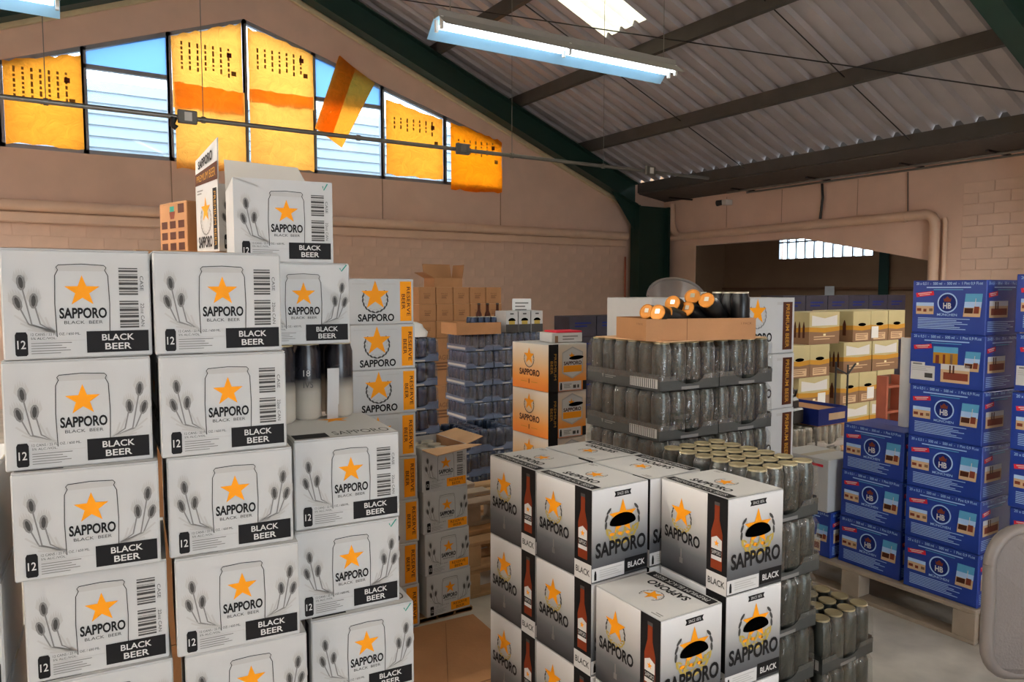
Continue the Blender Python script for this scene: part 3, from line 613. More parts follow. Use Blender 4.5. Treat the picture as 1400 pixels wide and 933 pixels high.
# ---------------- black bottle cartons
BW, BD, BH = .198, .2425, .245     # along X, along Y
def bottle(a, cx, y0, y1, rx, l=3):
    """amber bottle print; rx half width in metres"""
    H_ = y1-y0; X = lambda k: k*rx/a.W
    a.poly([(cx-X(.42), y0+.04*H_), (cx+X(.42), y0+.04*H_), (cx+X(.45), y0+.26*H_), (cx+X(1), y0+.46*H_), (cx+X(1), y1), (cx-X(1), y1), (cx-X(1), y0+.46*H_), (cx-X(.45), y0+.26*H_)], 'ink_amber', l)
    a.rect(cx-X(.46), y0, cx+X(.46), y0+.05*H_, 'ink_dgrey', l+1)
    a.poly([(cx-X(.92), y0+.55*H_), (cx, y0+.50*H_), (cx+X(.92), y0+.55*H_), (cx+X(.92), y0+.86*H_), (cx-X(.92), y0+.86*H_)], 'ink_white', l+1)
    a.star(cx, y0+.61*H_, rx*.5, 'ink_orange', l+2); a.rect(cx-X(.92), y0+.70*H_, cx+X(.92), y0+.80*H_, 'ink_black', l+2); a.text('SAPPORO', cx-X(.8), y0+.72*H_, cx+X(.8), y0+.78*H_, 'ink_white', l+3)
def bottle_side(a):
    a.laurel(.33, .37, .036, 'ink_dgrey', 1, True); a.star(.33, .31, .040); a.text('SAPPORO', .07, .50, .615, .63, 'ink_black', 3, bold=.032)
    a.rect(.325, .70, .345, .86, 'ink_grey', 2); a.rect(.31, .80, .36, .86, 'ink_grey', 2)
    a.rect(.715, .0, 1, .80, 'ink_black', 1); bottle(a, .855, .06, .76, .019); a.rect(.715, .80, 1, 1, 'ink_white', 2); a.text('BLACK', .74, .86, .975, .93, 'ink_dgrey', 3, bold=.02)
def bottle_end(a):
    a.poly([(.38, .055), (.68, .055), (.66, .085), (.68, .115), (.38, .115), (.40, .085)], 'ink_black', 1); a.text('SINCE 1876', .43, .07, .63, .10, 'ink_white', 2)
    a.laurel(.53, .39, .058, 'ink_dgrey', 1, True); a.star(.53, .35, .050)
    for k in range(9): a.ell(.34+.047*k, .515+.022*math.sin(k*2.2), .0085, .0045, 'ink_gold' if k % 3 else 'ink_orange', 3, k)
    a.text('SAPPORO', .06, .575, .95, .74, 'ink_black', 3, bold=.032)
    a.rect(.0, .84, .565, .985, 'ink_white', 1); a.poly([(.05, .87), (.07, .87), (.08, .91), (.08, .97), (.04, .97), (.04, .91)], 'ink_black', 2); a.bars(.13, .87, .52, .965, 4, 'ink_lgrey', 2); a.rect(.575, .815, .985, .965, 'ink_black', 1); a.text('BLACK', .63, .865, .94, .93, 'ink_white', 2, bold=.02)
def mk_bottle(flip):
    def f():
        t = thing('bottle_carton', 'silver fading to black bottle carton with oval hand hole, in the bottle carton stack', 'carton', group='black bottle cartons')
        MB().box(0, BW, 0, BD, 0, BH-.0025, 'print_silver', .002).build('carton_body', t)
        for a0, a1 in ((.001, BW*.63-.001), (BW*.63+.001, BW-.001)): MB().box(a0, a1, .001, BD-.001, BH-.0025, BH-.0005, 'carton_white').build('top_flap', t)
        a = Art(BD, BH); bottle_side(a); a.build('printed_side', t, leftf(BD))
        a = Art(BW, BH); bottle_end(a); a.build('printed_end', t, front)
        h = Art(BW, BH); h.ell(.53, .405, .046, .026, 'hole', 5, 0, 20, 0, 180); h.ell(.53, .405, .046, .009, 'hole', 5, 0, 20, 180, 360); h.build('hand_hole', t, front)
        b = Art(BD, BW); b.rect(.01, .01, .99, .99, 'ink_white', 0)
        b.rect(.03, .81, .97, .97, 'ink_black', 1); b.text('PREMIUM BLACK BEER', .10, .85, .90, .93, 'ink_white', 2); b.text('SAPPORO', .22, .62, .80, .76, 'ink_black', 2, bold=.032); b.laurel(.5, .40, .030, 'ink_grey', 1); b.star(.5, .42, .028); b.bars(.07, .06, .2, .14, 2, 'ink_grey', 1)
        fn = (lambda u, v, o: (v, BD-u, BH+o)) if not flip else (lambda u, v, o: (BW-v, u, BH+o))
        b.build('printed_top', t, fn); return t
    return f
BP, BPF = Proto(mk_bottle(False)), Proto(mk_bottle(True))
X0, X1, Yn, Ym, Yf = 1.158, 1.382, 1.197, 1.449, 1.697
zb = lambda r: .108+.2455*r
pallet(1.14, 1.19, .46, .76, .107, 'wooden pallet under the black bottle cartons', along='y')
def bl_(r, n, where): return ('black bottle carton, %s in the %s' % (ORD[n-1-r], where), 'black bottle cartons')
for r in range(4):
    for x, y, fl, wh in ((X0-.006, Yf, False, 'outer column nearest the bare pallets'), (X0, Ym, False, 'outer column before the floor cardboard'), (X0+.205, Yf+.004, True, 'inner column against the high can stack'), (X0+.205, Ym+.006, True, 'inner column against the middle can stack')):
        (BPF if fl else BP).at((x, y, zb(r)), R(1.6), *bl_(r, 4, wh))
for r in range(3): BPF.at((X0+.002, Yn, zb(r)), R(-1.2), *bl_(r, 3, 'three-high front column'))
for r in range(4): BP.at((X1+.008, Yn+.012, zb(r)), R(-2.5), *bl_(r, 4, 'four-high front column'))

# ---------------- trays of black cans
PITCH = .168; TX, TY = .275, .405
CANB = MB().lathe([(.026, .0), (.0325, .006), (.0325, .138), (.0265, .154), (.0272, .159)], 'can_black', 14).mesh('beer_can')
CANJ = MB().lathe([(.026, .0), (.0325, .006), (.0325, .138), (.0265, .154), (.0272, .159)], 'can_jet', 14).mesh('beer_can')
LIDB = MB().lathe([(.0278, .156), (.0278, .1615), (.0250, .1615), (.0240, .1597)], 'can_lid', 14).mesh('lid')
CANN = MB().lathe([(.026, .0), (.0325, .006), (.0325, .132), (.0265, .148)], 'can_navy', 10).mesh('beer_can')
CANP = MB().lathe([(.026, .0), (.0325, .006), (.0325, .125), (.0265, .14)], 'can_pale', 10).mesh('beer_can')
def mk_tray(full, cm=CANB, tm='tray_black', wm='shrink_wrap', h=.162, text=True, bars='ink_lgrey', wx=TX, wy=TY, nx=4, ny=6):
    def f():
        t = thing('can_tray', '', 'tray of cans'); th = .05
        mb = MB(); mb.box(0, wx, 0, wy, 0, .003, tm)
        def side(L):     # side wall with a rounded scoop in the middle
            pts = [(0, 0), (L, 0), (L, th)]; c = L*.5; r = L*.24
            pts += [(c+r*math.cos(R(a)), th-.03*math.sin(R(a))) for a in range(0, 181, 20)]
            return pts+[(0, th)]
        mb.prism([(p, q) for p, q in side(wx)], 'y', 0, .004, tm); mb.prism([(p, q) for p, q in side(wx)], 'y', wy-.004, wy, tm)
        mb.box(0, .004, .004, wy-.004, .003, th+.006, tm); mb.box(wx-.004, wx, .004, wy-.004, .003, th+.006, tm); tr = mb.build('tray', t)
        a = Art(wy, th)
        if text: c_ = Art(wy, th); c_.rect(.62, .18, .97, .82, 'ink_lgrey', 1); [c_.rect(.63+.025*k, .2, .64+.025*k, .8, 'ink_dgrey', 2) for k in range(13)]; c_.build('barcode_label', tr, leftf(wy)); a.poly([(.22, .3), (.25, .3), (.235, .6)], 'ink_grey', 1); a.bars(.27, .35, .42, .6, 2, 'ink_grey', 1, .5)
        else: a.bars(.05, .3, .95, .7, 1, bars, 1, 1, False)
        a.build('printed_side', tr, leftf(wy))
        b = Art(wx, th); b.bars(.35, .75, .65, .95, 1, 'ink_grey' if text else bars, 1, 1); b.build('printed_end', tr, front)
        for i in range(nx):
            for j in range(ny):
                if not full and 0 < i < nx-1 and 0 < j < ny-1: continue
                o = put('beer_can', cm, t, ((i+.5)*wx/nx, (j+.5)*wy/ny, .0035))
                if full and cm is CANB: put('lid', LIDB, o)
        e = .0015; q = MB(); z1 = h+.003
        q.add([(-e, -e, .035), (wx+e, -e, .035), (wx+e, wy+e, .035), (-e, wy+e, .035), (.012, .012, z1), (wx-.012, .012, z1), (wx-.012, wy-.012, z1), (.012, wy-.012, z1), (.002, .002, z1-.02), (wx-.002, .002, z1-.02), (wx-.002, wy-.002, z1-.02), (.002, wy-.002, z1-.02)],
              [(0, 1, 9, 8), (1, 2, 10, 9), (2, 3, 11, 10), (3, 0, 8, 11), (8, 9, 5, 4), (9, 10, 6, 5), (10, 11, 7, 6), (11, 8, 4, 7)], wm)
        q.build('shrink_wrap', t); return t
    return f
TF, TP = Proto(mk_tray(True)), Proto(mk_tray(False))
LT = 'shrink-wrapped tray of black cans in the high stack under the brown can tray', 'trays of the high can stack'
LM = 'shrink-wrapped tray of black cans in the middle stack beside the bottle cartons', 'trays of the middle can stack'
LL = 'shrink-wrapped tray of black cans in the low corner stack', 'trays of the low can stack'
PZ = .082
pallet(1.665, 1.31, .29, .465, PZ, 'thin wooden pallet under the middle can stack', 'pallet_wood', along='y'); pallet(1.70, 1.785, .605, .44, PZ, 'thin wooden pallet under the high can stack', 'pallet_wood', along='y')
for k in range(8):
    j = .006*math.sin(k*2.1)
    for c in range(2): (TF if k == 7 else TP).at((1.722+c*.287+j, 1.798+j, PZ+.0005+k*PITCH), R(-1.5), 'wrapped tray of black cans, %s level of the high can stack' % ORD[7-k], 'trays of the high can stack')
for k in range(6): (TF if k == 5 else TP).at((1.672+.01*math.sin(k*1.7), 1.352+.012*math.cos(k), PZ+.0005+k*PITCH), 0, 'wrapped tray of black cans, %s in the middle can stack' % ORD[5-k], 'trays of the middle can stack')
pallet(1.978, 1.25, .30, .52, .0725, 'small yellowed wooden pallet under the low can stack', 'pallet_yellow')
for k in range(3): (TF if k == 2 else TP).at((1.985+.006*(k % 2), 1.352 if k == 0 else 1.345, .0735+k*PITCH), R(1), 'wrapped tray of black cans, %s in the low can stack' % ORD[2-k], 'trays of the low can stack')
ZT = PZ+7*PITCH+.166
# slip sheet and brown tray of loose cans
tag(MB().box(0, .52, 0, .36, 0, .003, 'kraft_light').build('cardboard_sheet', None, (1.735, 1.80, ZT+.001)), 'thin brown cardboard sheet on top of the high can stack', 'cardboard')
kt = thing('cardboard_tray', 'low brown cardboard tray holding loose black cans', 'tray', (1.70, 1.845, ZT+.0045), R(-17)); s = .004; TWx, TWy, TH = .42, .25, .075
m_ = MB(); m_.box(0, TWx, 0, TWy, 0, s, 'kraft'); m_.box(0, TWx, 0, s, s, TH, 'kraft'); m_.box(0, TWx, TWy-s, TWy, s, TH, 'kraft'); m_.box(0, s, s, TWy-s, s, TH, 'kraft'); m_.box(TWx-s, TWx, s, TWy-s, s, TH, 'kraft'); m_.build('tray', kt)
a = Art(TWx, TH); a.text('1 PACK', .86, .2, .96, .3, 'kraft_dark', 1); a.rect(.36, .0, .365, 1, 'kraft_dark', 1); a.build('printed_front', kt, front)
a = Art(TWy, TH); a.text('1 PACK', .7, .2, .9, .3, 'kraft_dark', 1); a.build('printed_side', kt, leftf(TWy))
def mk_loose(lm='lid_orange'):
    t = thing('loose_black_can', '', 'can'); put('can_body', CANJ, t); MB().lathe([(.0278, .156), (.0278, .1615), (.0250, .1615), (.0240, .1597)], lm, 14).build('lid', t)
    MB().box(-.008, .008, -.004, .012, .1597, .1607, 'lid_rim', .0005).build('pull_tab', t); return t
LC = Proto(mk_loose); LU = Proto(lambda: mk_loose('lid_rim')); kx = Matrix.Translation((1.70, 1.845, ZT+.0045)) @ Matrix.Rotation(R(-17), 4, 'Z')
for i, (x, y, z, tx, tz) in enumerate(((.17, .10, .062, 70, 35), (.235, .085, .062, 72, 18), (.31, .11, .068, 68, 25), (.25, .165, .082, 66, 38), (.335, .085, .088, 64, 38), (.31, .17, .10, 64, 45), (.19, .20, .062, 70, 30))):
    o = LC.at((0, 0, 0), 0, 'loose black can lying tilted with its orange-gold lid towards the room, in the brown tray', 'tilted loose cans')
    d = Vector((-math.cos(R(tz))*math.sin(R(tx)), -math.sin(R(tz))*math.sin(R(tx)), math.cos(R(tx)))); mm = kx @ Matrix.Translation((x, y, z-.02)) @ d.to_track_quat('Z', 'Y').to_matrix().to_4x4()
    o.matrix_world = mm; o.location = mm.to_translation(); o.rotation_euler = mm.to_euler()
for x, y in ((.382, .04), (.382, .108), (.382, .176), (.314, .21)):
    p = kx @ Vector((x, y, .0045)); LU.at(p, 0, 'loose black can standing upright in the end of the brown tray', 'upright loose cans')

# ---------------- orange cartons
OW, OD, OH = .257, .331, .25
def mk_orange():
    t = thing('orange_beer_carton', 'white fading to orange beer carton with shield badge', 'carton', group='orange fading cartons')
    MB().box(0, OW, 0, OD, 0, OH-.0025, 'print_orange', .002).build('carton_body', t)
    for a0, a1 in ((.001, OW/2-.001), (OW/2+.001, OW-.001)): MB().box(a0, a1, .001, OD-.001, OH-.0025, OH-.0005, 'carton_white').build('top_flap', t)
    a = Art(OD, OH); a.laurel(.48, .34, .044, 'ink_dgrey', 1); a.star(.48, .28, .048); a.text('SAPPORO', .21, .56, .77, .70, 'ink_brown', 2, bold=.032); a.rect(.47, .77, .49, .87, 'ink_brown', 1); a.rect(.25, .83, .42, .84, 'ink_mustard'); a.rect(.54, .83, .71, .84, 'ink_mustard'); a.build('printed_side', t, leftf(OD))
    a = Art(OW, OH); a.rect(0, 0, .25, 1, 'ink_black', 1); a.text('PREMIUM', .14, .2, .20, .75, 'ink_mustard', 2, -90); a.text('BEER', .05, .35, .11, .62, 'ink_mustard', 2, -90)
    a.poly([(.35, .18), (.62, .06), (.90, .18), (.90, .62), (.62, .74), (.35, .62)], 'ink_lgrey', 1); a.poly([(.37, .20), (.62, .09), (.88, .20), (.88, .60), (.62, .71), (.37, .60)], 'ink_white', 2); a.rect(.38, .46, .87, .60, 'ink_orange', 3); a.star(.60, .26, .022, 'ink_orange', 3); a.text('SAPPORO', .39, .37, .86, .45, 'ink_brown', 4, bold=.032)
    a.rect(.27, .80, .86, .985, 'ink_white', 1); a.bars(.40, .85, .6, .95, 3, 'ink_grey', 2); a.rect(.64, .88, .72, .95, 'ink_dgrey', 2); a.rect(.75, .88, .80, .95, 'ink_dgrey', 2); a.poly([(.31, .82), (.34, .82), (.35, .88), (.35, .97), (.30, .97), (.30, .88)], 'ink_black', 2); a.rect(.9, .8, 1, 1, 'ink_black', 2); a.build('printed_end', t, front)
    h = Art(OW, OH); h.ell(.72, .30, .050, .011, 'hole', 6, .05); h.build('hand_hole', t, front); return t
OP = Proto(mk_orange)
for k in range(4): OP.at((2.190+.012*(3-k)*.8, 3.11+.014*(3-k), .313+k*.2515), R(2), 'carton fading from white to orange, %s in its stack' % ORD[3-k], 'orange fading cartons')
pallet(1.76, 3.25, 1.05, 1.05, .15, 'lower wooden pallet of the bare pallet pile', 'pallet_wood', group=None)
pallet(1.76, 3.24, 1.05, 1.05, .15, 'second wooden pallet of the bare pallet pile', 'pallet_wood', z=.1505)
pallet(1.72, 3.47, .44, .83, .13, 'topmost greyed pallet of the bare pallet pile', 'pallet_wood_grey', z=.301)
tag(MB().box(0, .35, 0, .4, 0, .011, 'kraft').build('cardboard_sheet', None, (2.18, 3.16, .301)), 'brown cardboard layer under the orange fading cartons', 'cardboard')

# ---------------- white premium cartons
PW, PD, PH = .405, .30, .248
def mk_prem(PW=PW):
    t = thing('premium_carton', 'large white carton with black upright stripe, beside the high can stack', 'carton', group='white black-striped cartons'); carton(t, PW, PD, PH)
    a = Art(PW, PH); a.laurel(.38, .31, .056, 'ink_grey', 1); a.star(.38, .25, .058); a.text('SAPPORO', .14, .62, .62, .79, 'ink_black', 2, bold=.032); a.rect(.15, .575, .62, .58, 'ink_lgrey'); a.rect(.80, .08, .96, .94, 'ink_brown', 1); a.text('PREMIUM BEER', .85, .12, .91, .90, 'ink_mustard', 2, -90, .01); a.rect(.70, .08, .79, .13, 'ink_lgrey'); a.build('printed_front', t, front); return t
PP = Proto(mk_prem); PN = Proto(lambda: mk_prem(.268))
for k in range(6): PP.at((2.442+.006*(5-k), 2.12, .075+k*.249), 0, 'white carton with black upright stripe, %s beside the high can stack' % ORD[5-k], 'white black-striped cartons')
for k in range(6): PN.at((2.167, 2.315, .075+k*.249), 0, 'white carton with black upright stripe, %s behind the high can stack' % ORD[5-k], 'white black-striped cartons')
pallet(2.435, 2.115, .44, .31, .074, 'low pallet under the white black-striped cartons beside the high can stack'); pallet(2.15, 2.305, .28, .32, .074, 'low pallet under the white black-striped cartons behind the high can stack')
t = thing('plastic_chair', 'grey translucent plastic chair back showing above the white cartons', 'chair', (4.78, 4.77, 1.05), R(-35))
vs = []; n = 14
for j in range(7):
    for i in range(n+1):
        a_ = R(-80+160*i/n); top = .66-.16*abs(i/n-.5)**2*4; vs.append((.26*math.sin(a_), .26*math.cos(a_)+.10*j/6, .0+top*j/6))
MB().add(vs, [(j*(n+1)+i, j*(n+1)+i+1, (j+1)*(n+1)+i+1, (j+1)*(n+1)+i) for j in range(6) for i in range(n)], 'pale_plastic', True).build('backrest', t)
MB().tube([vs[6*(n+1)+i] for i in range(n+1)], .014, 'pale_plastic', 8).build('rim', t); MB().box(-.24, .24, -.25, .25, -.02, .02, 'pale_plastic', .015).build('seat', t)
for sx in (-.2, .2):
    for sy in (-.2, .2): MB().tube([(sx, sy, 0), (sx*1.1, sy*1.1, -.42)], .02, 'pale_plastic', 8).build('leg', t)
KC = Proto(mk_kraft(.6, .6, .312))
for k in range(2): KC.at((4.36, 4.68, k*.3145), R(-35), 'large brown carton carrying the grey plastic chair', 'cartons under the plastic chair')

# ---------------- blue cartons
HW, HD, HH = .28, .34, .247
def photo(a, x0, y0, x1, y1, kind, l=2, sk=0):
    h = y1-y0
    def q(u0, v0, u1, v1, m, ll): a.poly([(x0+(x1-x0)*u+sk*(1-v), y0+h*v) for u, v in ((u0, v1), (u1, v1), (u1, v0), (u0, v0))], m, ll)
    q(0, 0, 1, 1, {'a': 'ink_sand', 'b': 'ink_sky', 'c': 'ink_sky', 'd': 'ink_sand'}[kind], l)
    if kind == 'a': q(0, 0, 1, .3, 'ink_ltblue', l+1); q(.05, .5, .3, .75, 'ink_rust', l+1); q(.42, .55, .6, .8, 'ink_rust', l+1); q(.75, .5, .95, .75, 'ink_tan', l+1)
    if kind == 'b': q(0, .35, 1, .6, 'ink_ltblue', l+1); q(0, .6, 1, 1, 'ink_sand', l+1); q(.05, .62, .55, .85, 'ink_brown', l+2); q(.6, .55, .9, .85, 'ink_rust', l+2); q(.62, .2, .66, .55, 'ink_white', l+2)
    if kind == 'c': q(0, .35, 1, 1, 'ink_mustard', l+1); q(.1, .5, .25, 1, 'ink_rust', l+2); q(.4, .45, .5, 1, 'ink_rust', l+2); q(.7, .4, .8, 1, 'ink_tan', l+2)
    if kind == 'd': q(0, 0, 1, .3, 'ink_white', l+1); q(.1, .45, .95, .85, 'ink_rust', l+1); q(.3, .05, .36, .5, 'ink_brown', l+2); q(.42, .05, .48, .5, 'ink_brown', l+2)
def hb_head(a):
    a.text('20 x 0,5 l  -  500 ml  -  500 ml  -  1 Pint 0,9 Fl.oz', .05, .035, .95, .095, 'ink_ltblue', 1, bold=.012); a.rect(.20, .125, .80, .145, 'ink_ltblue', 1); a.rect(.30, .17, .70, .185, 'ink_sky', 1)
    a.poly([(.05, .24), (.30, .20), (.31, .28), (.06, .32)], 'ink_red', 1); a.poly([(.08, .25), (.27, .22), (.275, .235), (.085, .265)], 'ink_white', 2); a.poly([(.1, .28), (.25, .256), (.255, .268), (.105, .292)], 'ink_white', 2)
def mk_hb(var):
    def f():
        t = thing('blue_beer_carton', '', 'carton'); MB().box(0, HW, 0, HD, 0, HH-.0025, 'hb_blue', .003).build('carton_body', t)
        for a0, a1 in ((.001, HW/2-.001), (HW/2+.001, HW-.001)): MB().box(a0, a1, .001, HD-.001, HH-.0025, HH-.0005, 'hb_blue').build('top_flap', t)
        a = Art(HD, HH); hb_head(a)
        if var == 0:
            a.ell(.495, .42, .046, .046*1.0, 'ink_ltblue', 1, 0, 28); a.ell(.495, .42, .040, .040, 'ink_dblue', 2, 0, 28)
            a.poly([(.44, .32), (.455, .355), (.495, .30), (.535, .355), (.55, .32), (.54, .40), (.45, .40)], 'ink_rust', 3); a.text('HB', .44, .42, .55, .53, 'ink_white', 3, bold=.03); a.text('MÜNCHEN', .36, .61, .63, .665, 'ink_ltblue', 1, bold=.01)
            photo(a, .06, .42, .31, .64, 'a'); photo(a, .71, .25, .93, .67, 'b', 2, .025); a.bars(.09, .71, .80, .93, 7, 'ink_ltblue', 1, .4)
        else:
            photo(a, .33, .24, .66, .56, 'c'); photo(a, .74, .30, .93, .66, 'b', 3, .02); photo(a, .44, .56, .82, .90, 'd', 4); a.poly([(.02, .56), (.22, .56), (.22, .62), (.36, .62), (.36, .90), (.02, .90)], 'ink_white', 1); a.bars(.04, .64, .30, .74, 3, 'ink_lgrey', 2); a.rect(.22, .76, .33, .85, 'ink_dgrey', 2); a.rect(.05, .58, .18, .61, 'ink_grey', 2)
        a.build('printed_side', t, leftf(HD))
        b = Art(HW, HH); hb_head(b); photo(b, .08, .38, .6, .68, 'd'); b.bars(.05, .75, .8, .95, 6, 'ink_ltblue', 1, .35); b.build('printed_end', t, front); return t
    return f
H0, H1 = Proto(mk_hb(0)), Proto(mk_hb(1))
HPZ = .162
pallet(3.475, 1.60, 1.0, 1.22, HPZ-.001, 'wooden pallet under the blue cartons beside the yellow pallet', 'pallet_wood_grey', along='y')
for k in range(6):
    x = (3.500, 3.500, 3.498, 3.487, 3.487, 3.482)[k]; a = R((0, 0, -1, -3, -2, -4)[k])
    (H1 if k == 4 else H0).at((x, 1.607+.006*k*.3, HPZ+k*.2475), a, *(('blue carton with three town photos and a white sticker in the tall blue stack',) if k == 4 else ('blue carton with crowned emblem, %s in the blue stack behind the roll' % ORD[5-k], 'tall stack blue cartons')))
for k in range(3): H0.at((3.515, 1.975, HPZ+k*.2475), R(-2-k), 'blue carton with crowned emblem, %s in the three-high stack under the roll' % ORD[2-k], 'three-high blue cartons')
H1.at((3.50, 2.345, HPZ), R(-1), 'blue carton with town photos under the white carton')
t = thing('white_emblem_carton', 'white carton with red print and small blue emblem on a blue carton', 'carton', (3.485, 2.36, HPZ+.2475), R(-2)); carton(t, .27, .32, .285)
a = Art(.32, .285); a.rect(.15, .10, .9, .15, 'ink_red', 1); a.bars(.15, .22, .7, .36, 3, 'ink_lgrey', 1); a.ell(.5, .78, .022, .026, 'ink_dblue', 1); a.ell(.5, .78, .012, .016, 'ink_ltblue', 2); a.build('printed_side', t, leftf(.32))
for k in range(2): H0.at((3.825, 1.99, HPZ+k*.2475), 0, 'blue carton in the row behind the three-high blue stack', 'rear blue cartons')
pallet(3.50, .38, 1.0, 1.2, .145, 'yellow wooden pallet under the nearest tall blue stack', 'pallet_yellow', along='x')
for k in range(6):
    (H1 if k == 4 else H0).at((3.505+.012*math.sin(k*1.9), 1.165, .147+.012+k*.2525), R(-3+k), *(('blue carton with photos and white sticker in the blue stack over the yellow pallet',) if k == 4 else ('blue carton with crowned emblem, %s in the stack over the yellow pallet' % ORD[5-k], 'blue cartons over the yellow pallet')))
tag(MB().box(0, .9, 0, .36, 0, .0115, 'kraft').build('cardboard_sheet', None, (3.50, 1.15, .1465)), 'cardboard layer between yellow pallet and blue cartons', 'cardboard')
t = thing('cardboard_tube', 'tall off-white roll standing on the blue cartons', 'roll', (3.70, 2.075, HPZ+3*.2475)); MB().lathe([(.035, 0), (.035, .455)], 'white_plastic', 20).build('roll', t); MB().lathe([(.02, .455), (.02, .457)], 'kraft', 14).build('core', t)

# ================================================================ BACKGROUND GOODS
BT = Proto(mk_tray(False, CANN, 'tray_navy', 'shrink_wrap_blue', .15, False, 'ink_lgrey'))
LBC = 'blue shrink-wrapped can tray in the far blue stack under the brown tray', 'far blue trays'
LBN = 'blue shrink-wrapped can tray in the stack behind the orange striped cartons', 'near blue trays'
LBL = 'blue shrink-wrapped can tray in the low stack behind the bare pallets', 'low blue trays'
pallet(3.16, 5.78, .92, .46, .099, 'wooden pallet under the far blue tray stack')
for c in range(3):
    for k in range(7): BT.at((3.17+c*.288+.008*math.sin(k*1.3+c), 5.79+.01*math.cos(k*2), .10+k*.158), R(-1.5+.8*math.sin(k)), 'blue wrapped can tray, %s layer of the far blue stack' % ORD[6-k], 'far blue trays')
for c in range(2):
    for k in range(8): BT.at((1.598+c*.288+.006*math.sin(k*1.7+c), 4.33, .03+k*.158), R(-1), 'blue wrapped can tray, %s layer behind the orange striped cartons' % ORD[7-k], 'near blue trays')
pallet(1.58, 4.32, .62, .44, .029, 'thin slat board under the blue trays behind the orange striped cartons')
for c in range(2):
    for k in range(4): BT.at((2.225+c*.29, 4.36+.02*c, .004+k*.158), R(-2), 'blue can tray, %s layer of the low stack behind bare pallets' % ORD[3-k], 'low blue trays')
# wrap bundle on the near blue stack
t = thing('plastic_wrap_bundle', 'crumpled clear plastic wrap bundle on the blue trays behind the orange striped cartons', 'plastic wrap', (1.98, 4.40, .03+8*.158)); rg = random.Random(9); vs = []
for j in range(6):
    for i in range(14):
        a_ = 2*math.pi*i/14; r = .15*math.cos(j/5*1.35)*(1+.15*rg.uniform(-1, 1)); vs.append((r*math.cos(a_), r*math.sin(a_)*.9+.05, .10*math.sin(j/5*1.5)+.004))
MB().add(vs, [(j*14+i, j*14+(i+1) % 14, (j+1)*14+(i+1) % 14, (j+1)*14+i) for j in range(5) for i in range(14)]+[list(range(70, 84))], 'white_plastic', True).build('film', t)
def mk_six(w=.13, d=.20, h=.20, base='carton_white', low='ink_dgrey'):
    def f():
        t = thing('bottle_pack', '', 'bottle pack'); MB().box(0, w, 0, d, 0, h, base, .003).build('carton_body', t)
        a = Art(w, h); a.rect(0, .62, 1, 1, low, 1); a.ell(.5, .46, .04, .028, 'hole', 2, 0, 14, 0, 180); a.rect(.25, .46, .75, .62, 'ink_gold', 2); a.rect(.35, .10, .65, .16, 'ink_dgrey', 1); a.build('printed_front', t, front); return t
    return f
SX = Proto(mk_six())
for i in range(3): SX.at((3.60+i*.142, 5.80, .10+7*.158), R(-1), 'white and grey bottle pack with a dark hand hole on the far blue trays', 'bottle packs on the far blue trays')
SY = Proto(mk_six(.10, .14, .142, 'carton_white', 'ink_tan'))
for k in range(6): SY.at((2.185+.006*(k % 2), 4.78, .003+k*.2185-.0755*0), R(-6), 'small white bottle pack in the narrow pile between the blue stacks', 'narrow pile of bottle packs') if 0 else SY.at((2.19+.006*(k % 2), 4.80, .002+k*.1425), R(-6), 'small white bottle pack in the narrow pile between the blue stacks', 'narrow pile of bottle packs')
# brown tray with small blue cans, three bottles
kb = thing('cardboard_tray', 'low brown cardboard tray of small blue cans on the far blue stack', 'tray', (3.02, 5.68, .10+7*.158+.002), R(-3)); m_ = MB(); TWx, TWy, TH = .44, .34, .105
m_.box(0, TWx, 0, TWy, 0, s, 'kraft'); m_.box(0, TWx, 0, s, s, TH, 'kraft'); m_.box(0, TWx, TWy-s, TWy, s, TH, 'kraft'); m_.box(0, s, s, TWy-s, s, TH, 'kraft'); m_.box(TWx-s, TWx, s, TWy-s, s, TH, 'kraft'); m_.build('tray', kb)
def mk_bluecan():
    t = thing('small_blue_can', 'small blue can in the low brown tray on the far blue stack', 'can', group='small blue cans'); put('can_body', CANN, t); MB().lathe([(.027, .145), (.027, .150), (.024, .150), (.0235, .147)], 'lid_rim', 10).build('lid', t); return t
SB = Proto(mk_bluecan)
for i in range(4):
    for j in range(2): SB.at((3.22+i*.068, 5.735+j*.07, .10+7*.158+.0065))
def mk_bottle3d():
    t = thing('beer_bottle', 'dark brown beer bottle with pale label standing behind the small blue cans', 'bottle', group='dark bottles')
    MB().lathe([(.028, 0), (.031, .006), (.031, .14), (.026, .17), (.0135, .20), (.0125, .25), (.014, .252), (.014, .262)], 'ink_brown', 14).build('glass', t); MB().lathe([(.0315, .05), (.0315, .12)], 'ink_lgrey', 14, cap=False).build('label', t); MB().lathe([(.0145, .255), (.0145, .268), (.005, .27)], 'ink_dgrey', 12).build('cap', t); return t
BB = Proto(mk_bottle3d)
for x in (3.46, 3.555, 3.665): BB.at((x, 6.06, .10+7*.158+.002))
tg = thing('price_sign', 'white paper sign with grey writing propped behind the bottle packs', 'sign', (3.86, 6.10, .10+7*.158+.002), R(-20)); MB().box(0, .19, 0, .004, .13, .31, 'white_plastic').build('card', tg); MB().box(.09, .10, .001, .007, 0, .14, 'conduit').build('stick', tg)
a = Art(.19, .18); a.bars(.15, .2, .85, .75, 3, 'ink_grey', 1, .4); a.build('writing', tg, lambda u, v, o: (u, -o, .13+v))
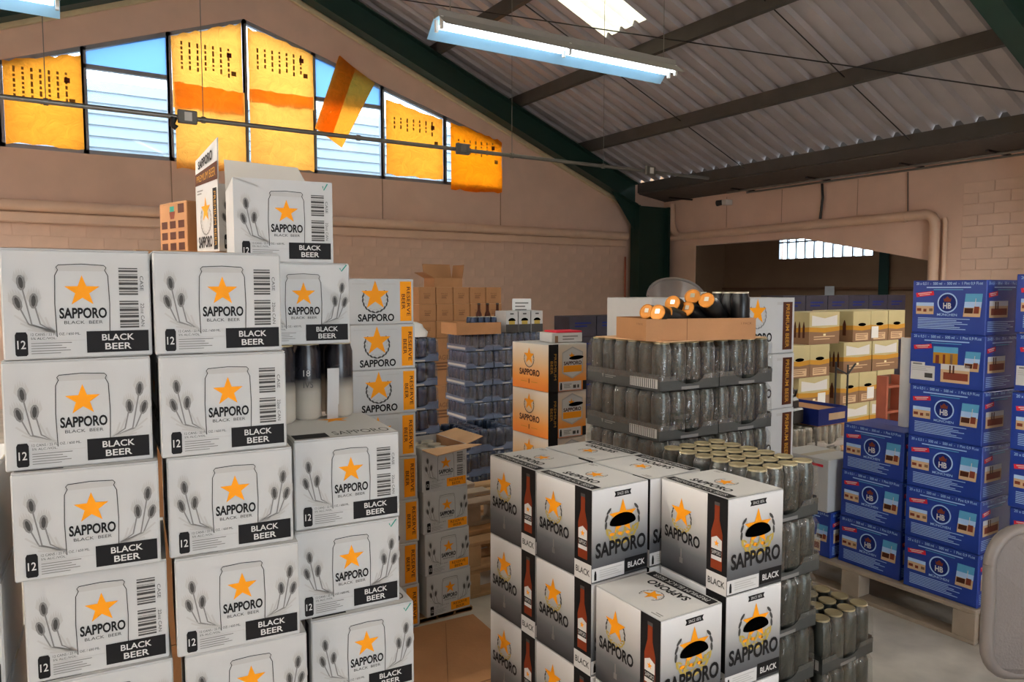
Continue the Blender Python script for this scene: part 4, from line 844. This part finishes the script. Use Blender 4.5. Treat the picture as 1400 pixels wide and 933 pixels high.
tp = thing('low_red_pack', 'low white pack with dark red top lying on the orange fading carton', 'pack', (2.275, 3.20, .313+4*.2515), R(-6)); MB().box(0, .19, 0, .14, 0, .052, 'carton_white', .003).build('carton_body', tp); MB().box(.03, .19, 0, .14, .052, .062, 'ink_red', .003).build('lid', tp); a = Art(.19, .052); a.rect(.1, .3, .2, 1, 'ink_tan', 1); a.bars(.35, .3, .85, .9, 2, 'ink_grey', 1); a.build('printed_front', tp, front)
# brown cartons by the gable wall
KS = Proto(mk_kraft(.205, .30, .188)); KG = Proto(mk_kraft(.56, .55, .533))
for i in range(2):
    for k in range(2): KG.at((3.42+i*.57, 7.3, k*.5345), 0, 'large brown carton at the foot of the brown pile by the gable wall', 'foot cartons of the brown pile')
for i in range(5):
    for k in range(3): KS.at((3.42+i*.212+(.006 if k == 1 else 0), 7.31, 1.0705+k*.1885), 0, 'small brown carton, %s row of the pile by the gable wall' % ORD[2-k], 'small brown cartons by the gable wall')
t = thing('open_kraft_carton', 'open brown carton with flaps up on the brown carton pile', 'carton', (3.62, 7.33, 1.0705+3*.1885)); s = .005; w_, d_, h_ = .35, .26, .10
b = MB(); b.box(0, w_, 0, d_, 0, s, 'kraft'); b.box(0, w_, 0, s, s, h_, 'kraft'); b.box(0, w_, d_-s, d_, s, h_, 'kraft'); b.box(0, s, s, d_-s, s, h_, 'kraft'); b.box(w_-s, w_, s, d_-s, s, h_, 'kraft'); b.build('carton_body', t)
MB().slab([(0, d_, h_), (w_, d_, h_), (w_, d_+.05, h_+.16), (0, d_+.05, h_+.16)], .005, 'kraft').build('back_flap', t); MB().slab([(0, 0, h_), (0, d_, h_), (-.12, d_, h_+.06), (-.12, 0, h_+.06)], .005, 'kraft').build('side_flap', t); MB().slab([(w_, 0, h_), (w_, d_, h_), (w_+.02, d_, h_+.15), (w_+.02, 0, h_+.15)], .005, 'kraft').build('side_flap', t)
def mk_dark(w=.42, d=.32, h=.255):
    def f():
        t = thing('dark_carton', '', 'carton'); MB().box(0, w, 0, d, 0, h, 'dark_goods', .004).build('carton_body', t); a = Art(w, h); a.bars(.2, .3, .8, .6, 2, 'ink_dblue', 1, .5); a.build('printed_front', t, front); return t
    return f
DC = Proto(mk_dark())
for i in range(2):
    for k in range(5): DC.at((5.38+i*.43, 7.2, .002+k*.256), 0, 'dark blue carton in the pile by the gable wall right of the brown cartons', 'dark cartons by the gable wall')
for i in range(6):
    for k in range(6): DC.at((7.3+i*.43, 5.6, .002+k*.256), 0, 'dark carton in the long row behind the tan bottle cartons', 'dark cartons behind the tan cartons')
# tan bottle cartons
def mk_tan(wide):
    def f():
        w, d, h = (.44, .28, .29) if wide else (.283, .44, .29); t = thing('tan_bottle_carton', '', 'carton'); MB().box(0, w, 0, d, 0, h, 'tan_carton', .003).build('carton_body', t)
        for nm, fn, ww in (('printed_front', front, w), ('printed_side', leftf(d), d)):
            a = Art(ww, h); a.rect(0, .55, 1, 1, 'ink_tan', 1); a.poly([(0, .46), (.5, .5), (1, .46), (1, .6), (.5, .64), (0, .6)], 'ink_mustard', 2)
            if ww == w and wide:
                a.poly([(.08, .1), (.5, .2), (.92, .1), (.92, .42), (.08, .42)], 'ink_white', 1); a.bars(.15, .75, .85, .9, 2, 'ink_sand', 2, .4); a.rect(.46, .68, .54, .74, 'ink_cream', 3)
            elif ww == w: a.rect(.15, .72, .85, .95, 'ink_sand', 2); a.bars(.2, .75, .8, .93, 3, 'ink_tan', 3, .4)
            else: [a.poly([(.12+.16*k, .8), (.12+.16*k, .45), (.15+.16*k, .3), (.17+.16*k, .3), (.2+.16*k, .45), (.2+.16*k, .8)], 'ink_brown', 3) for k in range(5)]
            a.build(nm, t, fn)
        if not wide: h_ = Art(w, h); h_.ell(.5, .44, .062, .016, 'hole', 4); h_.build('hand_hole', t, front)
        return t
    return f
TW, TN = Proto(mk_tan(True)), Proto(mk_tan(False))
lw = ('tan and brown bottle carton turned with its long side to the room', 'long-side tan cartons'); ln = ('tan and brown bottle carton with a dark hand hole in its end', 'hand-hole tan cartons')
pallet(5.45, 4.10, 1.9, .9, .12, 'lower pallet under the tan bottle cartons'); pallet(5.45, 4.10, 1.9, .9, .12, 'upper pallet under the tan bottle cartons', z=.1205)
for k, row in enumerate([[('n', 5.45), ('n', 5.737), ('w', 6.225), ('w', 6.68)], [('w', 5.59), ('n', 6.20), ('n', 6.49), ('n', 6.79)], [('n', 5.45), ('n', 5.737), ('w', 6.235), ('w', 6.69)], [('w', 5.715), ('n', 6.365), ('n', 6.652), ('n', 6.945)]]):
    for kd, x in row: (TW if kd == 'w' else TN).at((x, 4.1, .2415+k*.291), 0, *(lw if kd == 'w' else ln))
for x, k in ((6.36, 0), (6.75, 1), (6.0, 2)): pass
for i, (x, z) in enumerate(((6.66, .2415+.291*3), (5.86, .2415+.291), (6.62, .2415+.291))):
    tag(MB().box(0, .11, 0, .002, 0, .11, 'white_plastic').build('price_label', None, (x, 4.096, z+.03)), 'white price label stuck on a tan bottle carton', 'label', 'price labels on tan cartons')
# pale can trays, dark tray, black bag, red rack
PT = Proto(mk_tray(False, CANP, 'carton_edge', 'shrink_wrap', .143, False, 'ink_grey'))
for k in range(5): PT.at((3.80, 2.86, .002+k*.147), 0, 'tray of pale cans under the black bag', 'pale trays under the bag')
for k in range(5): PT.at((4.10, 2.86, .002+k*.147), 0, 'tray of pale cans under the dark blue carton lid', 'pale trays under the lid')
t = thing('dark_tray_lid', 'dark blue and brown shallow carton lid on the pale can trays', 'carton', (4.09, 2.85, .7375)); m_ = MB(); m_.box(0, .30, 0, .42, 0, .004, 'kraft'); m_.box(0, .30, 0, .004, .004, .11, 'ink_dblue'); m_.box(0, .30, .416, .42, .004, .11, 'ink_dblue'); m_.box(0, .004, .004, .416, .004, .11, 'ink_dblue'); m_.box(.296, .3, .004, .416, .004, .11, 'ink_dblue'); m_.build('lid_body', t)
MB().box(.004, .296, .004, .416, .085, .09, 'kraft').build('inner_sheet', t); a = Art(.3, .11); a.bars(.35, .3, .92, .7, 1, 'ink_sand', 1, 1, False); a.build('printed_band', t, front)
t = thing('black_bag', 'black rucksack lying on the pale can trays behind the white cartons', 'bag', (3.87, 2.92, .739), R(10)); MB().box(0, .19, 0, .22, 0, .20, 'black_plastic', .035).build('bag_body', t); MB().box(.02, .17, -.03, .005, .02, .12, 'black_plastic', .012).build('front_pocket', t); MB().tube([(.05, .02, .19), (.07, .0, .23), (.12, .0, .23), (.14, .02, .19)], .008, 'black_plastic', 8).build('handle', t)
t = thing('red_rack', 'reddish wooden shelf rack beside the off-white roll', 'rack', (4.68, 2.76, 0))
for x in (0, .15): MB().box(x, x+.02, 0, .07, 0, 1.03, 'red_paint').build('side_panel', t)
for k in range(6): MB().box(.02, .15, 0, .07, .1+k*.17, .115+k*.17, 'red_paint').build('shelf', t)
MB().box(.02, .15, .06, .07, 0, 1.03, 'kraft_dark').build('back_panel', t)
t = thing('display_stand', 'thin black metal stand before the tan bottle cartons', 'stand', (5.30, 3.55, 0)); MB().tube([(0, 0, 0), (0, 0, 1.03)], .008, 'black_plastic', 6).build('post', t); MB().tube([(.16, 0, 0), (.16, 0, 1.0)], .008, 'black_plastic', 6).build('post', t); MB().tube([(0, 0, .98), (.16, 0, .92), (.26, 0, 1.0)], .008, 'black_plastic', 6).build('arm', t); MB().tube([(0, 0, .02), (.16, 0, .02)], .008, 'black_plastic', 6).build('foot', t)
tag(MB().box(0, .012, 0, .28, 0, .26, 'white_plastic').build('notice_sheet', None, (17.88, 12.1, 1.45)), 'pale notice sheet on the far wall behind the opening', 'notice')
# cardboard on the floor
cb = thing('floor_cardboard', 'large flattened brown cardboard sheet lying on the floor', 'cardboard', (0, 0, .001)); MB().prism([(.70, 2.02), (1.66, 2.02), (1.72, 3.08), (1.40, 3.10), (.80, 3.09)], 'z', 0, .006, 'kraft').build('sheet', cb)
MB().prism([(1.05, 2.03), (1.052, 2.03), (1.56, 3.06), (1.558, 3.06)], 'z', .006, .0075, 'kraft_dark').build('crease', cb); MB().prism([(1.2, 2.52), (1.66, 2.50), (1.66, 2.503), (1.2, 2.523)], 'z', .006, .0075, 'kraft_dark').build('crease', cb)

# ================================================================ OFFICE CHAIR
t = thing('office_chair', 'beige-grey office chair with rounded mesh backrest', 'chair', (2.143, .63, 0), R(148))
def rrect(w, h, r, n=6):
    pts = []
    for cx, cz, a0 in ((w/2-r, h/2-r, 0), (-w/2+r, h/2-r, 90), (-w/2+r, -h/2+r, 180), (w/2-r, -h/2+r, 270)):
        pts += [(cx+r*math.cos(R(a0+90*k/n)), cz+r*math.sin(R(a0+90*k/n))) for k in range(n+1)]
    return pts
def bow(x, z): return -.03*(x/.23)**2*-1-.05*(z/.2)**2*0
BZ = .785; P_ = rrect(.48, .385, .085)
def shell(P, y0, y1, m):
    n = len(P); vs = [(x, y0-.22+bow(x, z), BZ+z) for x, z in P]+[(x, y1-.22+bow(x, z), BZ+z) for x, z in P]
    return MB().add(vs, [list(range(n)), list(range(2*n-1, n-1, -1))]+[(i, (i+1) % n, n+(i+1) % n, n+i) for i in range(n)], m)
shell(P_, 0, .02, 'chair_grey').build('backrest', t)
MB().tube([(x, -.21+bow(x, z), BZ+z) for x, z in P_+P_[:1]], .016, 'chair_frame', 10).build('backrest_frame', t)
shell([(x, z+.05) for x, z in rrect(.37, .14, .03)], .02, .026, 'chair_grey').build('upper_pad', t)
shell([(x, z-.10) for x, z in rrect(.37, .12, .03)], .02, .025, 'chair_grey').build('lumbar_pad', t)
MB().box(-.24, .24, -.20, .25, .44, .50, 'chair_grey', .025).build('seat', t); MB().box(-.04, .04, -.24, -.19, .42, .64, 'chair_frame', .008).build('back_bracket', t); MB().box(-.05, .05, -.2, .05, .41, .44, 'black_plastic', .005).build('seat_plate', t)
MB().lathe([(.028, .10), (.028, .42)], 'black_plastic', 12).build('gas_column', t)
for k in range(5):
    a_ = R(72*k+20); x, y = .27*math.cos(a_), .27*math.sin(a_); MB().tube([(0, 0, .11), (x, y, .075)], [.026, .016], 'black_plastic', 8).build('base_leg', t); MB().tube([(x-.012, y, .028), (x+.012, y, .028)], .028, 'black_plastic', 12).build('caster', t)
